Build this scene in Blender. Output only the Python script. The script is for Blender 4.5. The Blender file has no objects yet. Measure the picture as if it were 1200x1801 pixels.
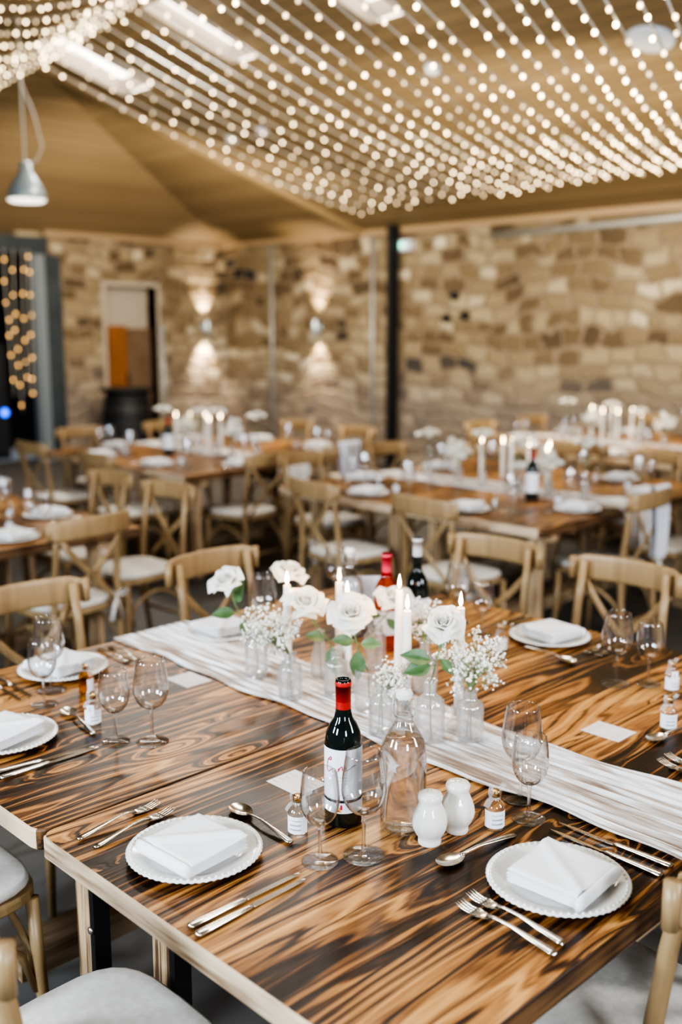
import bpy, math, random
from mathutils import Vector, Matrix
random.seed(7)
PI = math.pi
C = bpy.context.scene.collection
# ------------------------------------------------------------------ camera geometry (world: X right-back, Y left-back)
FPX = 1800.; PT = math.atan(325/1800.); AZ = math.radians(45.5); CH = 1.72
fw = (math.cos(AZ), math.sin(AZ)); rt = (math.sin(AZ), -math.cos(AZ))
def ray(x, y):
    r = (x-600)/FPX; u = -(y-900.5)/FPX
    hf = math.cos(PT)+u*math.sin(PT); v = u*math.cos(PT)-math.sin(PT)
    return Vector((hf*fw[0]+r*rt[0], hf*fw[1]+r*rt[1], v)), hf
def un(x, y, z=.75):
    q, h = ray(x, y); t = (z-CH)/q.z
    return Vector((t*q.x, t*q.y, z))
def at_f(x, y, f):
    q, h = ray(x, y); return Vector((0, 0, CH))+q*(f/h)
def at_X(x, y, X):
    q, h = ray(x, y); return Vector((0, 0, CH))+q*(X/q.x)
def fdist(p): return p[0]*fw[0]+p[1]*fw[1]
def pr(p):
    f = fdist(p); r = p[0]*rt[0]+p[1]*rt[1]; v = p[2]-CH
    d = f*math.cos(PT)-v*math.sin(PT); u = f*math.sin(PT)+v*math.cos(PT)
    return (600+FPX*r/d, 900.5-FPX*u/d) if d > .2 else (9999, 9999)
def inview(p, m=50):
    x, y = pr(p); return -m < x < 1200+m and -m < y < 1801+m

# ------------------------------------------------------------------ mesh builder
class MB:
    def __init__(s): s.v = []; s.f = []; s.sm = []; s.mi = []
    def add(s, vs, fs, smooth=True, M=None, mi=0):
        b = len(s.v)
        s.v += [tuple(M @ Vector(v)) if M else tuple(v) for v in vs]
        for f in fs:
            s.f.append([i+b for i in f]); s.sm.append(smooth); s.mi.append(mi)
        return s
    def box(s, x0, x1, y0, y1, z0, z1, M=None, mi=0):
        v = [(x, y, z) for z in (z0, z1) for y in (y0, y1) for x in (x0, x1)]
        return s.add(v, [(0, 2, 3, 1), (4, 5, 7, 6), (0, 1, 5, 4), (2, 6, 7, 3), (0, 4, 6, 2), (1, 3, 7, 5)], False, M, mi)
    def lathe(s, prof, n=32, M=None, mod=None, smooth=True, mi=0, a0=0, a1=2*PI):
        full = abs(a1-a0-2*PI) < 1e-6; m = n if full else n+1
        vs = []; idx = []
        for k, (r, z) in enumerate(prof):
            if r < 1e-6:
                idx.append([len(vs)]*m); vs.append((0, 0, z))
            else:
                row = []
                for i in range(m):
                    a = a0+(a1-a0)*i/n; rr, zz = (r, z) if not mod else mod(r, a, z, k)
                    row.append(len(vs)); vs.append((rr*math.cos(a), rr*math.sin(a), zz))
                idx.append(row)
        fs = []
        for k in range(len(prof)-1):
            A, B = idx[k], idx[k+1]
            for i in range(n):
                j = (i+1) % m
                q = [A[i], A[j], B[j], B[i]]; q2 = []
                for t in q:
                    if t not in q2: q2.append(t)
                if len(q2) > 2: fs.append(q2)
        return s.add(vs, fs, smooth, M, mi)
    def tube(s, pts, rad, n=8, M=None, flat=None, up=(0, 0, 1), smooth=True, mi=0, closed=False):
        pts = [Vector(p) for p in pts]; N = len(pts)
        if not isinstance(rad, (list, tuple)): rad = [rad]*N
        vs = []; fs = []; prev = Vector(up)
        for k in range(N):
            if closed: t = pts[(k+1) % N]-pts[k-1]
            else: t = pts[min(k+1, N-1)]-pts[max(k-1, 0)]
            t = t.normalized() if t.length > 1e-9 else Vector((0, 0, 1))
            u = prev-t*prev.dot(t)
            if u.length < 1e-4: u = t.orthogonal()
            u.normalize(); w = t.cross(u); prev = u
            fl = flat if flat else (1, 1)
            for i in range(n):
                a = 2*PI*(i+.5)/n
                vs.append(pts[k]+(w*math.cos(a)*fl[0]+u*math.sin(a)*fl[1])*rad[k])
        for k in range(N if closed else N-1):
            for i in range(n):
                j = (i+1) % n; k2 = (k+1) % N
                fs.append((k*n+i, k*n+j, k2*n+j, k2*n+i))
        if not closed:
            fs.append(tuple(range(n-1, -1, -1))); fs.append(tuple((N-1)*n+i for i in range(n)))
        return s.add(vs, fs, smooth, M, mi)
    def grid(s, fn, nu, nv, M=None, smooth=True, mi=0):
        vs = [fn(i/nu, j/nv) for j in range(nv+1) for i in range(nu+1)]
        fs = [(j*(nu+1)+i, j*(nu+1)+i+1, (j+1)*(nu+1)+i+1, (j+1)*(nu+1)+i) for j in range(nv) for i in range(nu)]
        return s.add(vs, fs, smooth, M, mi)
    def ball(s, c, r, n=6, m=4, sc=(1, 1, 1)):
        prof = [(max(0, math.sin(PI*k/m))*r if 0 < k < m else 0, -math.cos(PI*k/m)*r) for k in range(m+1)]
        return s.lathe(prof, n, Matrix.Translation(c) @ Matrix.Diagonal((*sc, 1)))
    def slab(s, outline, z0, z1, bev=.004, M=None, mi=0, smi=None, dome=0):
        # extruded convex outline with bevelled rims
        n = len(outline); cx = sum(p[0] for p in outline)/n; cy = sum(p[1] for p in outline)/n
        def sh(k): return [(cx+(p[0]-cx)*k, cy+(p[1]-cy)*k) for p in outline]
        R = max(math.hypot(p[0]-cx, p[1]-cy) for p in outline); ks = 1-bev/R
        rings = [(sh(ks), z0), (outline, z0+bev), (outline, z1-bev), (sh(1-.3*bev/R), z1-.3*bev), (sh(ks), z1)]
        if dome:
            rings += [(sh(ks*q), z1+dome*(1-q*q)) for q in (.85, .6, .3)]
        vs = []; 
        for o, z in rings: vs += [(p[0], p[1], z) for p in o]
        top = [tuple((len(rings)-1)*n+i for i in range(n))]; bot = [tuple(range(n-1, -1, -1))]
        sd = [(k*n+i, k*n+(i+1) % n, (k+1)*n+(i+1) % n, (k+1)*n+i) for k in range(len(rings)-1) for i in range(n)]
        if smi is None: smi = mi
        b = len(s.v); s.add(vs, top, dome > 0, M, mi)
        for fs, mm in ((bot, mi), (sd, smi)):
            for f in fs:
                m2 = mm
                if smi != mi and fs is sd:
                    p, q = vs[f[0]], vs[f[1]]
                    m2 = smi if abs(p[1]-q[1]) > abs(p[0]-q[0]) else 2
                s.f.append([i+b for i in f]); s.sm.append(dome > 0); s.mi.append(m2)
        return s
    def build(s, name, mat, parent=None, kind=None):
        me = bpy.data.meshes.new(name); me.from_pydata(s.v, [], s.f)
        me.polygons.foreach_set('use_smooth', s.sm); me.polygons.foreach_set('material_index', s.mi)
        for m in (mat if isinstance(mat, (list, tuple)) else [mat]): me.materials.append(m)
        me.update()
        o = bpy.data.objects.new(name, me); C.objects.link(o)
        if parent: o.parent = parent
        if kind: o['kind'] = kind
        return o
def tag(o, label, cat, group=None, kind=None):
    o['label'] = label; o['category'] = cat
    if group: o['group'] = group
    if kind: o['kind'] = kind
    return o
def thing(name, label, cat, loc=(0, 0, 0), rotz=0, group=None):
    o = bpy.data.objects.new(name, None); C.objects.link(o); o.empty_display_size = .05
    o.location = loc; o.rotation_euler = (0, 0, rotz)
    return tag(o, label, cat, group)
def dup(root, loc, rotz=None, label=None, group=None, scale=None):
    r = root.copy(); C.objects.link(r); r.location = loc
    if rotz is not None: r.rotation_euler = (root.rotation_euler.x, root.rotation_euler.y, rotz)
    if label: r['label'] = label
    if group: r['group'] = group
    if scale: r.scale = scale
    for ch in root.children:
        c = ch.copy(); C.objects.link(c); c.parent = r
        for g in ch.children:
            d = g.copy(); C.objects.link(d); d.parent = c
    return r
class Proto:
    """first use moves the prototype itself, later uses copy it"""
    def __init__(s, root): s.root = root; s.used = False
    def put(s, loc, rotz, label, group=None, scale=None):
        if not s.used:
            s.used = True; r = s.root; r.location = loc; r.rotation_euler.z = rotz; r['label'] = label
            if group: r['group'] = group
            if scale: r.scale = scale
            s.pristine = None
            return r
        r = dup(s.root, loc, rotz, label, None, scale or (1, 1, 1))
        if group: r['group'] = group
        elif 'group' in r.keys(): del r['group']
        return r
def struct(mb, name, mat): return mb.build(name, mat, kind='structure')

# ------------------------------------------------------------------ materials
class NT:
    def __init__(s, name):
        s.m = bpy.data.materials.new(name); s.m.use_nodes = True; s.t = s.m.node_tree; s.t.nodes.clear()
        s.out = s.t.nodes.new('ShaderNodeOutputMaterial')
    def n(s, ty, **k):
        nd = s.t.nodes.new('ShaderNode'+ty)
        for a, b in k.items():
            if a.startswith('i_'): s.set(nd, a[2:], b)
            else: setattr(nd, a, b)
        return nd
    def set(s, nd, key, val):
        key = int(key) if key.isdigit() else key.replace('_', ' ')
        sock = nd.inputs[key]
        if isinstance(val, bpy.types.NodeSocket): s.t.links.new(val, sock)
        elif isinstance(val, bpy.types.Node): s.t.links.new(val.outputs[0], sock)
        else: sock.default_value = val
    def math(s, op, a, b=0, c=0):
        nd = s.n('Math', operation=op)
        for i, v in enumerate((a, b, c)):
            if op in ('FLOOR', 'SINE', 'SQRT', 'ABSOLUTE', 'FRACT') and i > 0: break
            s.set(nd, str(i), v)
        return nd.outputs[0]
    def noise(s, vec, scale=1, detail=2, rough=.5, dim='3D'):
        nd = s.n('TexNoise', noise_dimensions=dim)
        if vec is not None: s.set(nd, 'Vector', vec)
        s.set(nd, 'Scale', scale); s.set(nd, 'Detail', detail); s.set(nd, 'Roughness', rough)
        return nd.outputs[0]
    def comb(s, x, y, z=0): return s.n('CombineXYZ', i_0=x, i_1=y, i_2=z).outputs[0]
    def ramp(s, fac, stops, interp='LINEAR'):
        nd = s.n('ValToRGB'); nd.color_ramp.interpolation = interp; el = nd.color_ramp.elements
        while len(el) < len(stops): el.new(.5)
        for e, (p, c) in zip(el, stops): e.position = p; e.color = (*c, 1)
        s.set(nd, '0', fac); return nd.outputs[0]
    def mix(s, f, a, b, mode='MIX'):
        nd = s.n('Mix', data_type='RGBA', blend_type=mode)
        s.set(nd, '0', f)
        for k, v in (('6', a), ('7', b)):
            s.set(nd, k, (*v, 1) if isinstance(v, tuple) and len(v) == 3 else v)
        return nd.outputs[2]
    def bsdf(s, col, rough=.5, bump=None, bstr=.3, bdist=.01, **k):
        b = s.n('BsdfPrincipled')
        s.set(b, 'Base Color', (*col, 1) if isinstance(col, tuple) else col); s.set(b, 'Roughness', rough)
        for a, v in k.items(): s.set(b, a, v)
        if bump is not None:
            bn = s.n('Bump'); s.set(bn, 'Height', bump); bn.inputs['Strength'].default_value = bstr
            bn.inputs['Distance'].default_value = bdist; s.t.links.new(bn.outputs[0], b.inputs['Normal'])
        s.t.links.new(b.outputs[0], s.out.inputs[0]); return b
    def coords(s): return s.n('TexCoord').outputs['Object']
def plain(name, col, rough=.5, **k):
    t = NT(name); t.bsdf(col, rough, **k); return t.m
def noisy(name, c1, c2, scale=20, rough=.5, bstr=.15, bdist=.002, stretch=(1, 1, 1), **k):
    t = NT(name); co = t.coords(); mp = t.n('Mapping'); t.set(mp, 'Vector', co); mp.inputs['Scale'].default_value = stretch
    n = t.noise(mp.outputs[0], scale, 4); c = t.mix(t.ramp(n, [(.3, (0, 0, 0)), (.7, (1, 1, 1))]), c1, c2)
    t.bsdf(c, rough, bump=n, bstr=bstr, bdist=bdist, **k); return t.m
def emit(name, col, st):
    t = NT(name); e = t.n('Emission'); e.inputs[0].default_value = (*col, 1); e.inputs[1].default_value = st
    t.t.links.new(e.outputs[0], t.out.inputs[0]); t.m.cycles.emission_sampling = 'NONE'; return t.m

def burnt_wood(name, bias=0.0):
    t = NT(name); co = t.coords(); sp = t.n('SeparateXYZ', i_0=co); x, y, z = sp.outputs[0], sp.outputs[1], sp.outputs[2]
    oi = t.n('ObjectInfo').outputs['Random']
    W = .1375
    yy = t.math('ADD', y, t.math('MULTIPLY', oi, 0))
    pid = t.math('FLOOR', t.math('DIVIDE', yy, W))
    wn = t.n('TexWhiteNoise', noise_dimensions='2D'); t.set(wn, 'Vector', t.comb(pid, oi)); rnd = wn.outputs[0]
    v = t.math('SUBTRACT', yy, t.math('MULTIPLY', t.math('ADD', pid, .5), W))
    u = t.math('ADD', x, t.math('MULTIPLY', rnd, 23.))
    seed = t.math('MULTIPLY', rnd, 41.)
    n1 = t.noise(t.comb(t.math('MULTIPLY', u, 1.0), t.math('MULTIPLY', v, 7.), seed), 1, 1.5, .4)
    n2 = t.noise(t.comb(t.math('MULTIPLY', u, 3.2), t.math('MULTIPLY', v, 34.), seed), 1, 2.5, .5)
    vo = t.n('TexVoronoi', feature='F1', voronoi_dimensions='2D')
    t.set(vo, 'Vector', t.comb(t.math('MULTIPLY', u, 1.6), t.math('MULTIPLY', v, 4.8))); vo.inputs['Scale'].default_value = 1
    vo.inputs['Randomness'].default_value = 1
    kd = vo.outputs['Distance']
    kn = t.n('MapRange', interpolation_type='SMOOTHSTEP'); t.set(kn, 'Value', kd); kn.inputs[1].default_value = .0; kn.inputs[2].default_value = .24
    kn.inputs[3].default_value = 1; kn.inputs[4].default_value = 0
    K = t.math('MULTIPLY', v, 24.)
    f = t.math('ADD', K, t.math('MULTIPLY', n1, 8.5)); f = t.math('ADD', f, t.math('MULTIPLY', n2, 1.1))
    f = t.math('ADD', f, t.math('MULTIPLY', kn.outputs[0], 2.3))
    s1 = t.math('SINE', t.math('MULTIPLY', f, 6.283))
    s2 = t.math('SINE', t.math('MULTIPLY', f, 6.283*3.1))
    burn = t.noise(t.comb(t.math('MULTIPLY', x, 1.1), t.math('MULTIPLY', yy, 2.3), oi), 1, 2, .5)
    streak = t.noise(t.comb(t.math('MULTIPLY', u, 6.), t.math('MULTIPLY', v, 260.), seed), 1, 3, .6)
    val = t.math('ADD', t.math('MULTIPLY', s1, .21), t.math('MULTIPLY', s2, .11))
    val = t.math('ADD', val, t.math('MULTIPLY', t.math('SUBTRACT', burn, .5), 1.6))
    val = t.math('ADD', val, t.math('MULTIPLY', t.math('SUBTRACT', streak, .5), .62))
    val = t.math('ADD', val, t.math('MULTIPLY', t.math('SUBTRACT', rnd, .5), .22))
    val = t.math('ADD', val, t.math('MULTIPLY', t.math('POWER', kn.outputs[0], 6.), .35))
    val = t.math('ADD', val, .5+bias)
    col = t.ramp(val, [(.12, (.012, .006, .003)), (.33, (.035, .014, .006)), (.44, (.15, .058, .017)), (.58, (.37, .160, .047)), (.92, (.64, .34, .118))])
    seam = t.math('GREATER_THAN', t.math('ABSOLUTE', v), W/2-.0012)
    col = t.mix(seam, col, (.01, .006, .004))
    rg = t.math('MULTIPLY_ADD', streak, .2, .22)
    t.bsdf(col, rg, bump=t.math('SUBTRACT', val, t.math('MULTIPLY', seam, 1.5)), bstr=.25, bdist=.0018, **{'Specular IOR Level': .32})
    return t.m
def pale_wood(name, a=(.62, .47, .30), b=(.25, .14, .07), ax=0, freq=60, thr=(.45, .75), rough=.5):
    t = NT(name); co = t.coords(); mp = t.n('Mapping'); t.set(mp, 'Vector', co)
    sc = [freq, freq, freq]; sc[ax] = 2.2; mp.inputs['Scale'].default_value = sc
    n = t.noise(mp.outputs[0], 1, 3, .6); n2 = t.noise(co, 3, 2)
    c = t.mix(t.ramp(t.math('ADD', n, t.math('MULTIPLY', t.math('SUBTRACT', n2, .5), .4)), [(thr[0], (0, 0, 0)), (thr[1], (1, 1, 1))]), a, b)
    t.bsdf(c, rough, bump=n, bstr=.2, bdist=.002); return t.m
def stone(name, ua):
    t = NT(name); co = t.coords(); sp = t.n('SeparateXYZ', i_0=co); u, z = sp.outputs[ua], sp.outputs[2]
    w1 = t.noise(co, .9, 2); w2 = t.noise(co, 5.5, 2)
    zz = t.math('ADD', z, t.math('MULTIPLY', w1, .5)); zz = t.math('ADD', zz, t.math('MULTIPLY', w2, .12))
    row = t.math('FLOOR', t.math('DIVIDE', zz, .165)); fz = t.math('FRACT', t.math('DIVIDE', zz, .165))
    wr = t.n('TexWhiteNoise', noise_dimensions='1D'); t.set(wr, 'W', row); rr = wr.outputs[0]
    wd = t.math('MULTIPLY_ADD', rr, .22, .17)
    uu = t.math('ADD', t.math('ADD', u, t.math('MULTIPLY', rr, 5.)), t.math('MULTIPLY', w2, .22)); uu = t.math('DIVIDE', uu, wd)
    colm = t.math('FLOOR', uu); fu = t.math('FRACT', uu)
    wc = t.n('TexWhiteNoise', noise_dimensions='2D'); t.set(wc, 'Vector', t.comb(row, colm)); rc = wc.outputs[0]
    big = t.noise(co, .45, 2); fine = t.noise(co, 30, 3)
    v = t.math('ADD', t.math('MULTIPLY', rc, .75), t.math('MULTIPLY', t.math('SUBTRACT', big, .5), .8)); v = t.math('ADD', v, .12)
    v = t.math('ADD', v, t.math('MULTIPLY', t.math('SUBTRACT', fine, .5), .15))
    c = t.ramp(v, [(.06, (.035, .034, .032)), (.16, (.11, .075, .040)), (.36, (.20, .145, .078)), (.58, (.29, .225, .130)), (.78, (.42, .345, .225)), (.96, (.66, .58, .43))])
    du = t.math('MINIMUM', fu, t.math('SUBTRACT', 1, fu)); dz = t.math('MINIMUM', fz, t.math('SUBTRACT', 1, fz))
    d = t.math('MINIMUM', t.math('MULTIPLY', du, 1.6), dz)
    mo = t.n('MapRange', interpolation_type='SMOOTHSTEP'); t.set(mo, 'Value', d); mo.inputs[1].default_value = .02; mo.inputs[2].default_value = .2
    c = t.mix(mo.outputs[0], (.27, .205, .135), c)
    # lower courses greyer
    lo = t.n('MapRange', interpolation_type='SMOOTHSTEP'); t.set(lo, 'Value', z); lo.inputs[1].default_value = .6; lo.inputs[2].default_value = 1.5
    c = t.mix(lo.outputs[0], t.mix(.55, c, (.30, .25, .22)), c)
    t.bsdf(c, .85, bump=t.math('ADD', mo.outputs[0], t.math('MULTIPLY', fine, .4)), bstr=.7, bdist=.03); return t.m
def board_ceiling(name, ax, c1, c2):
    t = NT(name); co = t.coords(); sp = t.n('SeparateXYZ', i_0=co); w = sp.outputs[ax]
    s = t.math('DIVIDE', w, .14); pid = t.math('FLOOR', s); fr = t.math('FRACT', s)
    wn = t.n('TexWhiteNoise', noise_dimensions='1D'); t.set(wn, 'W', pid)
    g = t.noise(co, 1.2, 3)
    c = t.mix(t.math('ADD', t.math('MULTIPLY', wn.outputs[0], .55), t.math('MULTIPLY', g, .45)), c1, c2)
    seam = t.math('LESS_THAN', fr, .07); c = t.mix(seam, c, (.09, .06, .035))
    t.bsdf(c, .6, bump=fr, bstr=.1, bdist=.004); return t.m
def thin_glass(name, tint=(1, 1, 1), edge=.75, base=.05, rough=.02, milky=0):
    t = NT(name); tr = t.n('BsdfTransparent'); tr.inputs[0].default_value = (*tint, 1)
    gl = t.n('BsdfGlossy'); gl.inputs['Roughness'].default_value = rough
    lw = t.n('LayerWeight'); lw.inputs[0].default_value = .5
    p = t.math('POWER', lw.outputs['Facing'], 2.2); f = t.math('MULTIPLY_ADD', p, edge, base)
    ms = t.n('MixShader'); t.set(ms, '0', f); t.t.links.new(tr.outputs[0], ms.inputs[1]); t.t.links.new(gl.outputs[0], ms.inputs[2])
    cur = ms.outputs[0]
    if milky:
        d = t.n('BsdfDiffuse'); d.inputs[0].default_value = (1, 1, 1, 1); tl = t.n('BsdfTranslucent'); tl.inputs[0].default_value = (1, 1, 1, 1)
        m0 = t.n('MixShader'); m0.inputs[0].default_value = .5; t.t.links.new(d.outputs[0], m0.inputs[1]); t.t.links.new(tl.outputs[0], m0.inputs[2])
        m1 = t.n('MixShader'); m1.inputs[0].default_value = milky; t.t.links.new(cur, m1.inputs[1]); t.t.links.new(m0.outputs[0], m1.inputs[2]); cur = m1.outputs[0]
    t.t.links.new(cur, t.out.inputs[0]); return t.m
def real_glass(name, col=(1, 1, 1), ior=1.45, rough=0., milky=0., clear=.0, mcol=(.9, .93, .95)):
    t = NT(name); b = t.n('BsdfPrincipled'); t.set(b, 'Base Color', (*col, 1)); t.set(b, 'Roughness', rough); t.set(b, 'IOR', ior)
    t.set(b, 'Transmission Weight', 1.); cur = b.outputs[0]
    if milky:
        d = t.n('BsdfPrincipled'); t.set(d, 'Base Color', (*mcol, 1)); t.set(d, 'Roughness', .3)
        ms = t.n('MixShader'); ms.inputs[0].default_value = milky; t.t.links.new(cur, ms.inputs[1]); t.t.links.new(d.outputs[0], ms.inputs[2]); cur = ms.outputs[0]
    if clear:
        d = t.n('BsdfTransparent'); d.inputs[0].default_value = (*col, 1); ms = t.n('MixShader'); ms.inputs[0].default_value = clear
        t.t.links.new(cur, ms.inputs[1]); t.t.links.new(d.outputs[0], ms.inputs[2]); cur = ms.outputs[0]
    t.t.links.new(cur, t.out.inputs[0]); return t.m
def gauze():
    t = NT('gauze'); co = t.coords(); sp = t.n('SeparateXYZ', i_0=co); x, y = sp.outputs[0], sp.outputs[1]
    n = t.noise(t.comb(t.math('MULTIPLY', x, 75.), t.math('MULTIPLY', y, 3.5), 0), 1, 3, .55)
    n2 = t.noise(t.comb(t.math('MULTIPLY', x, 22.), t.math('MULTIPLY', y, 2.), 5.), 1, 2, .5)
    v = t.math('ADD', t.math('MULTIPLY', n, .65), t.math('MULTIPLY', n2, .35))
    c = t.ramp(v, [(.38, (.30, .21, .15)), (.46, (.52, .43, .37)), (.52, (.76, .73, .71)), (.60, (.90, .91, .94))])
    t.bsdf(c, .9, bump=v, bstr=1., bdist=.012); return t.m

M = {}
M['top'] = burnt_wood('scorched_pine')
M['edge'] = pale_wood('pale_pine_edge', (.62, .47, .32), (.20, .11, .05), 1, 34, (.50, .66), .45)
M['side'] = pale_wood('scorched_side', (.17, .085, .035), (.03, .014, .007), 0, 60, (.42, .62), .45)
M['beam'] = pale_wood('pine_beam', (.40, .28, .17), (.20, .12, .06), 0, 40, (.48, .66))
M['leg'] = pale_wood('pine_leg', (.55, .38, .22), (.12, .06, .03), 2, 55, (.48, .62))
M['chair'] = pale_wood('limed_oak', (.40, .265, .13), (.23, .14, .062), 2, 26, (.3, .8), .38)
M['cushion'] = noisy('cream_cushion', (.78, .74, .67), (.66, .61, .54), 60, .85)
M['steel'] = plain('dark_steel', (.03, .03, .032), .45, Metallic=.6)
M['bolt'] = plain('bolt', (.5, .45, .38), .35, Metallic=1.)
M['stoneR'] = stone('rubble_stone_right', 1); M['stoneL'] = stone('rubble_stone_left', 0)
M['ceilC'] = board_ceiling('ceiling_boards', 0, (.17, .118, .056), (.29, .21, .108))
M['ceilA'] = board_ceiling('ceiling_boards_hip', 1, (.20, .14, .072), (.29, .21, .112))
M['floor'] = noisy('dark_concrete', (.07, .070, .07), (.115, .105, .095), 2.5, .55, .1)
M['plate'] = plain('white_china', (.82, .80, .76), .12)
M['china'] = plain('glazed_cream_china', (.80, .77, .70), .08)
M['napkin'] = noisy('white_linen', (.86, .86, .87), (.80, .80, .81), 250, .85, .3, .0008)
M['metal'] = plain('cutlery_steel', (.72, .67, .59), .2, Metallic=1.)
M['wg'] = thin_glass('wine_glass_bowl', edge=.95, base=.07, tint=(.995, .995, .995))
M['wgs'] = real_glass('wine_glass_stem', clear=.5)
M['vase'] = thin_glass('cut_glass', edge=.85, base=.10, rough=.06, milky=.13)
M['clear'] = thin_glass('bottle_glass_clear', edge=.75, base=.07)
M['water'] = real_glass('water', (.99, .97, .95), 1.33, clear=.35)
M['gauze'] = gauze()
M['red_bottle'] = plain('dark_green_glass', (.006, .010, .008), .04)
M['redcap'] = plain('red_foil', (.52, .025, .02), .35)
M['pinkcap'] = plain('pink_foil', (.72, .07, .12), .35)
M['whitecap'] = plain('silver_white_cap', (.72, .72, .72), .35)
M['rose_wine'] = real_glass('rose_wine', (.85, .22, .07), 1.34, clear=.4)
M['label'] = plain('paper_label', (.86, .87, .90), .55)
M['ink_red'] = plain('red_ink', (.42, .02, .06), .5); M['ink_dark'] = plain('dark_ink', (.03, .03, .07), .5)
M['ink_grey'] = plain('grey_ink', (.30, .31, .36), .6); M['ink_orange'] = plain('orange_ink', (.75, .32, .03), .5)
M['green_ink'] = plain('teal_ink', (.05, .25, .28), .5)
M['card'] = plain('card', (.78, .72, .70), .6)
M['gold'] = plain('gold_cap', (.75, .52, .27), .25, Metallic=1.)
M['ribbon'] = real_glass('organza_ribbon', milky=.6, clear=.6, ior=1.05, mcol=(.95, .95, .98))
M['whisky'] = real_glass('whisky', (.93, .60, .20), 1.2, clear=.6)
M['wax'] = plain('candle_wax', (.93, .88, .80), .4)
M['wick'] = plain('wick', (.02, .02, .02), .8)
M['flame'] = emit('flame', (1., .74, .42), 24)
M['bulb1'] = emit('bulb_bright', (1., .76, .46), 15); M['bulb2'] = emit('bulb_dim', (1., .74, .44), 6.5); M['bulb3'] = emit('bulb_faint', (1., .76, .48), 3)
M['bulbA'] = emit('bulb_amber', (1., .55, .18), 4)
M['cable'] = plain('clear_cable', (.70, .68, .62), .35)
def petalmat():
    t = NT('white_petal'); b = t.bsdf((.86, .845, .77), .5); tl = t.n('BsdfTranslucent'); tl.inputs[0].default_value = (.95, .85, .72, 1)
    ms = t.n('MixShader'); ms.inputs[0].default_value = .22; t.t.links.new(b.outputs[0], ms.inputs[1]); t.t.links.new(tl.outputs[0], ms.inputs[2])
    t.t.links.new(ms.outputs[0], t.out.inputs[0]); return t.m
M['petal'] = petalmat()
M['leaf'] = noisy('rose_leaf', (.045, .11, .035), (.12, .20, .08), 30, .4)
M['leaf_b'] = noisy('olive_leaf', (.16, .17, .05), (.10, .14, .05), 30, .45)
M['stem'] = plain('green_stem', (.12, .20, .07), .5)
M['gyp'] = plain('gypsophila', (.90, .88, .80), .7)
M['gypstem'] = plain('gypsophila_stem', (.22, .27, .12), .6)
M['blue_wall'] = noisy('dark_blue_grey', (.022, .032, .04), (.045, .058, .066), 3, .6)
M['dark'] = plain('near_black', (.012, .013, .015), .6)
M['frame_grey'] = plain('painted_grey_steel', (.16, .19, .21), .5)
M['conduit'] = plain('galvanised', (.42, .42, .40), .4, Metallic=.3)
M['door_wood'] = noisy('orange_door', (.30, .12, .035), (.20, .08, .025), 6, .4, stretch=(1, 1, .2))
M['transom'] = plain('transom_panel', (.42, .36, .29), .7)
M['sky'] = emit('skylight_glow', (1., .90, .80), 6)
M['white'] = plain('white_plastic', (.72, .76, .82), .4)
M['shade'] = plain('pendant_shade', (.34, .40, .42), .3, Metallic=.3)
M['shade_in'] = emit('pendant_glow', (1., .93, .82), 2.4)
M['sconce'] = plain('sconce_body', (.6, .66, .68), .3, Metallic=.7)
M['led_green'] = emit('led_green', (.35, 1., .75), 3); M['led_blue'] = emit('led_blue', (.03, .12, 1.), 5)

# ------------------------------------------------------------------ room
XW, YW, EV, SC = 9.6, 12.2, 2.9, .29     # right wall X, left wall Y, eave height, roof slope
def zC(X): return EV+SC*(XW-X)
KA = .46; HR = .63                       # hip plane slope, hip line dY/dX
struct(MB().box(-3, XW+.3, -3, YW+.3, -.1, 0), 'floor', M['floor'])
struct(MB().box(XW, XW+.3, -3, YW+.3, 0, EV+.25), 'wall_right', M['stoneR'])
# left wall with openings: dark doorway far left (X 3.9..6.0?) and the brown door
def px_on_left(x, y=575): q, h = ray(x, y); return q.x*YW/q.y
dx0, dx1 = px_on_left(186), px_on_left(276); fx0, fx1 = px_on_left(-60), px_on_left(82)
ztr = CH+(575-505)/1800.*fdist((dx0, YW)); zdo = CH+.0
w = MB()
w.box(fx1, dx0, YW, YW+.3, 0, 3.2); w.box(dx1, XW, YW, YW+.3, 0, 3.2); w.box(dx0, dx1, YW, YW+.3, ztr, 3.2)
w.box(-3, fx0, YW, YW+.3, 0, 3.2); w.box(fx0, fx1, YW, YW+.3, 2.78, 3.2)
struct(w, 'wall_left', M['stoneL'])
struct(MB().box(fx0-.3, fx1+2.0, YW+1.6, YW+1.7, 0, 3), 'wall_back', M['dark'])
struct(MB().box(fx0-.1, fx1+.05, YW-.04, YW, 2.62, 2.84), 'trim_1', M['blue_wall'])
# plastered lining around doorway: grey-blue jamb
struct(MB().box(fx1-.02, fx1+.22, YW-.03, YW, 0, 2.62), 'trim_2', M['blue_wall'])
pX = px_on_left(68)
struct(MB().box(pX-.08, pX+.05, YW-.14, YW-.02, 0, 2.62).box(pX-.12, pX-.09, YW-.14, YW-.02, 0, 2.62), 'trim_3', M['frame_grey'])
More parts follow.
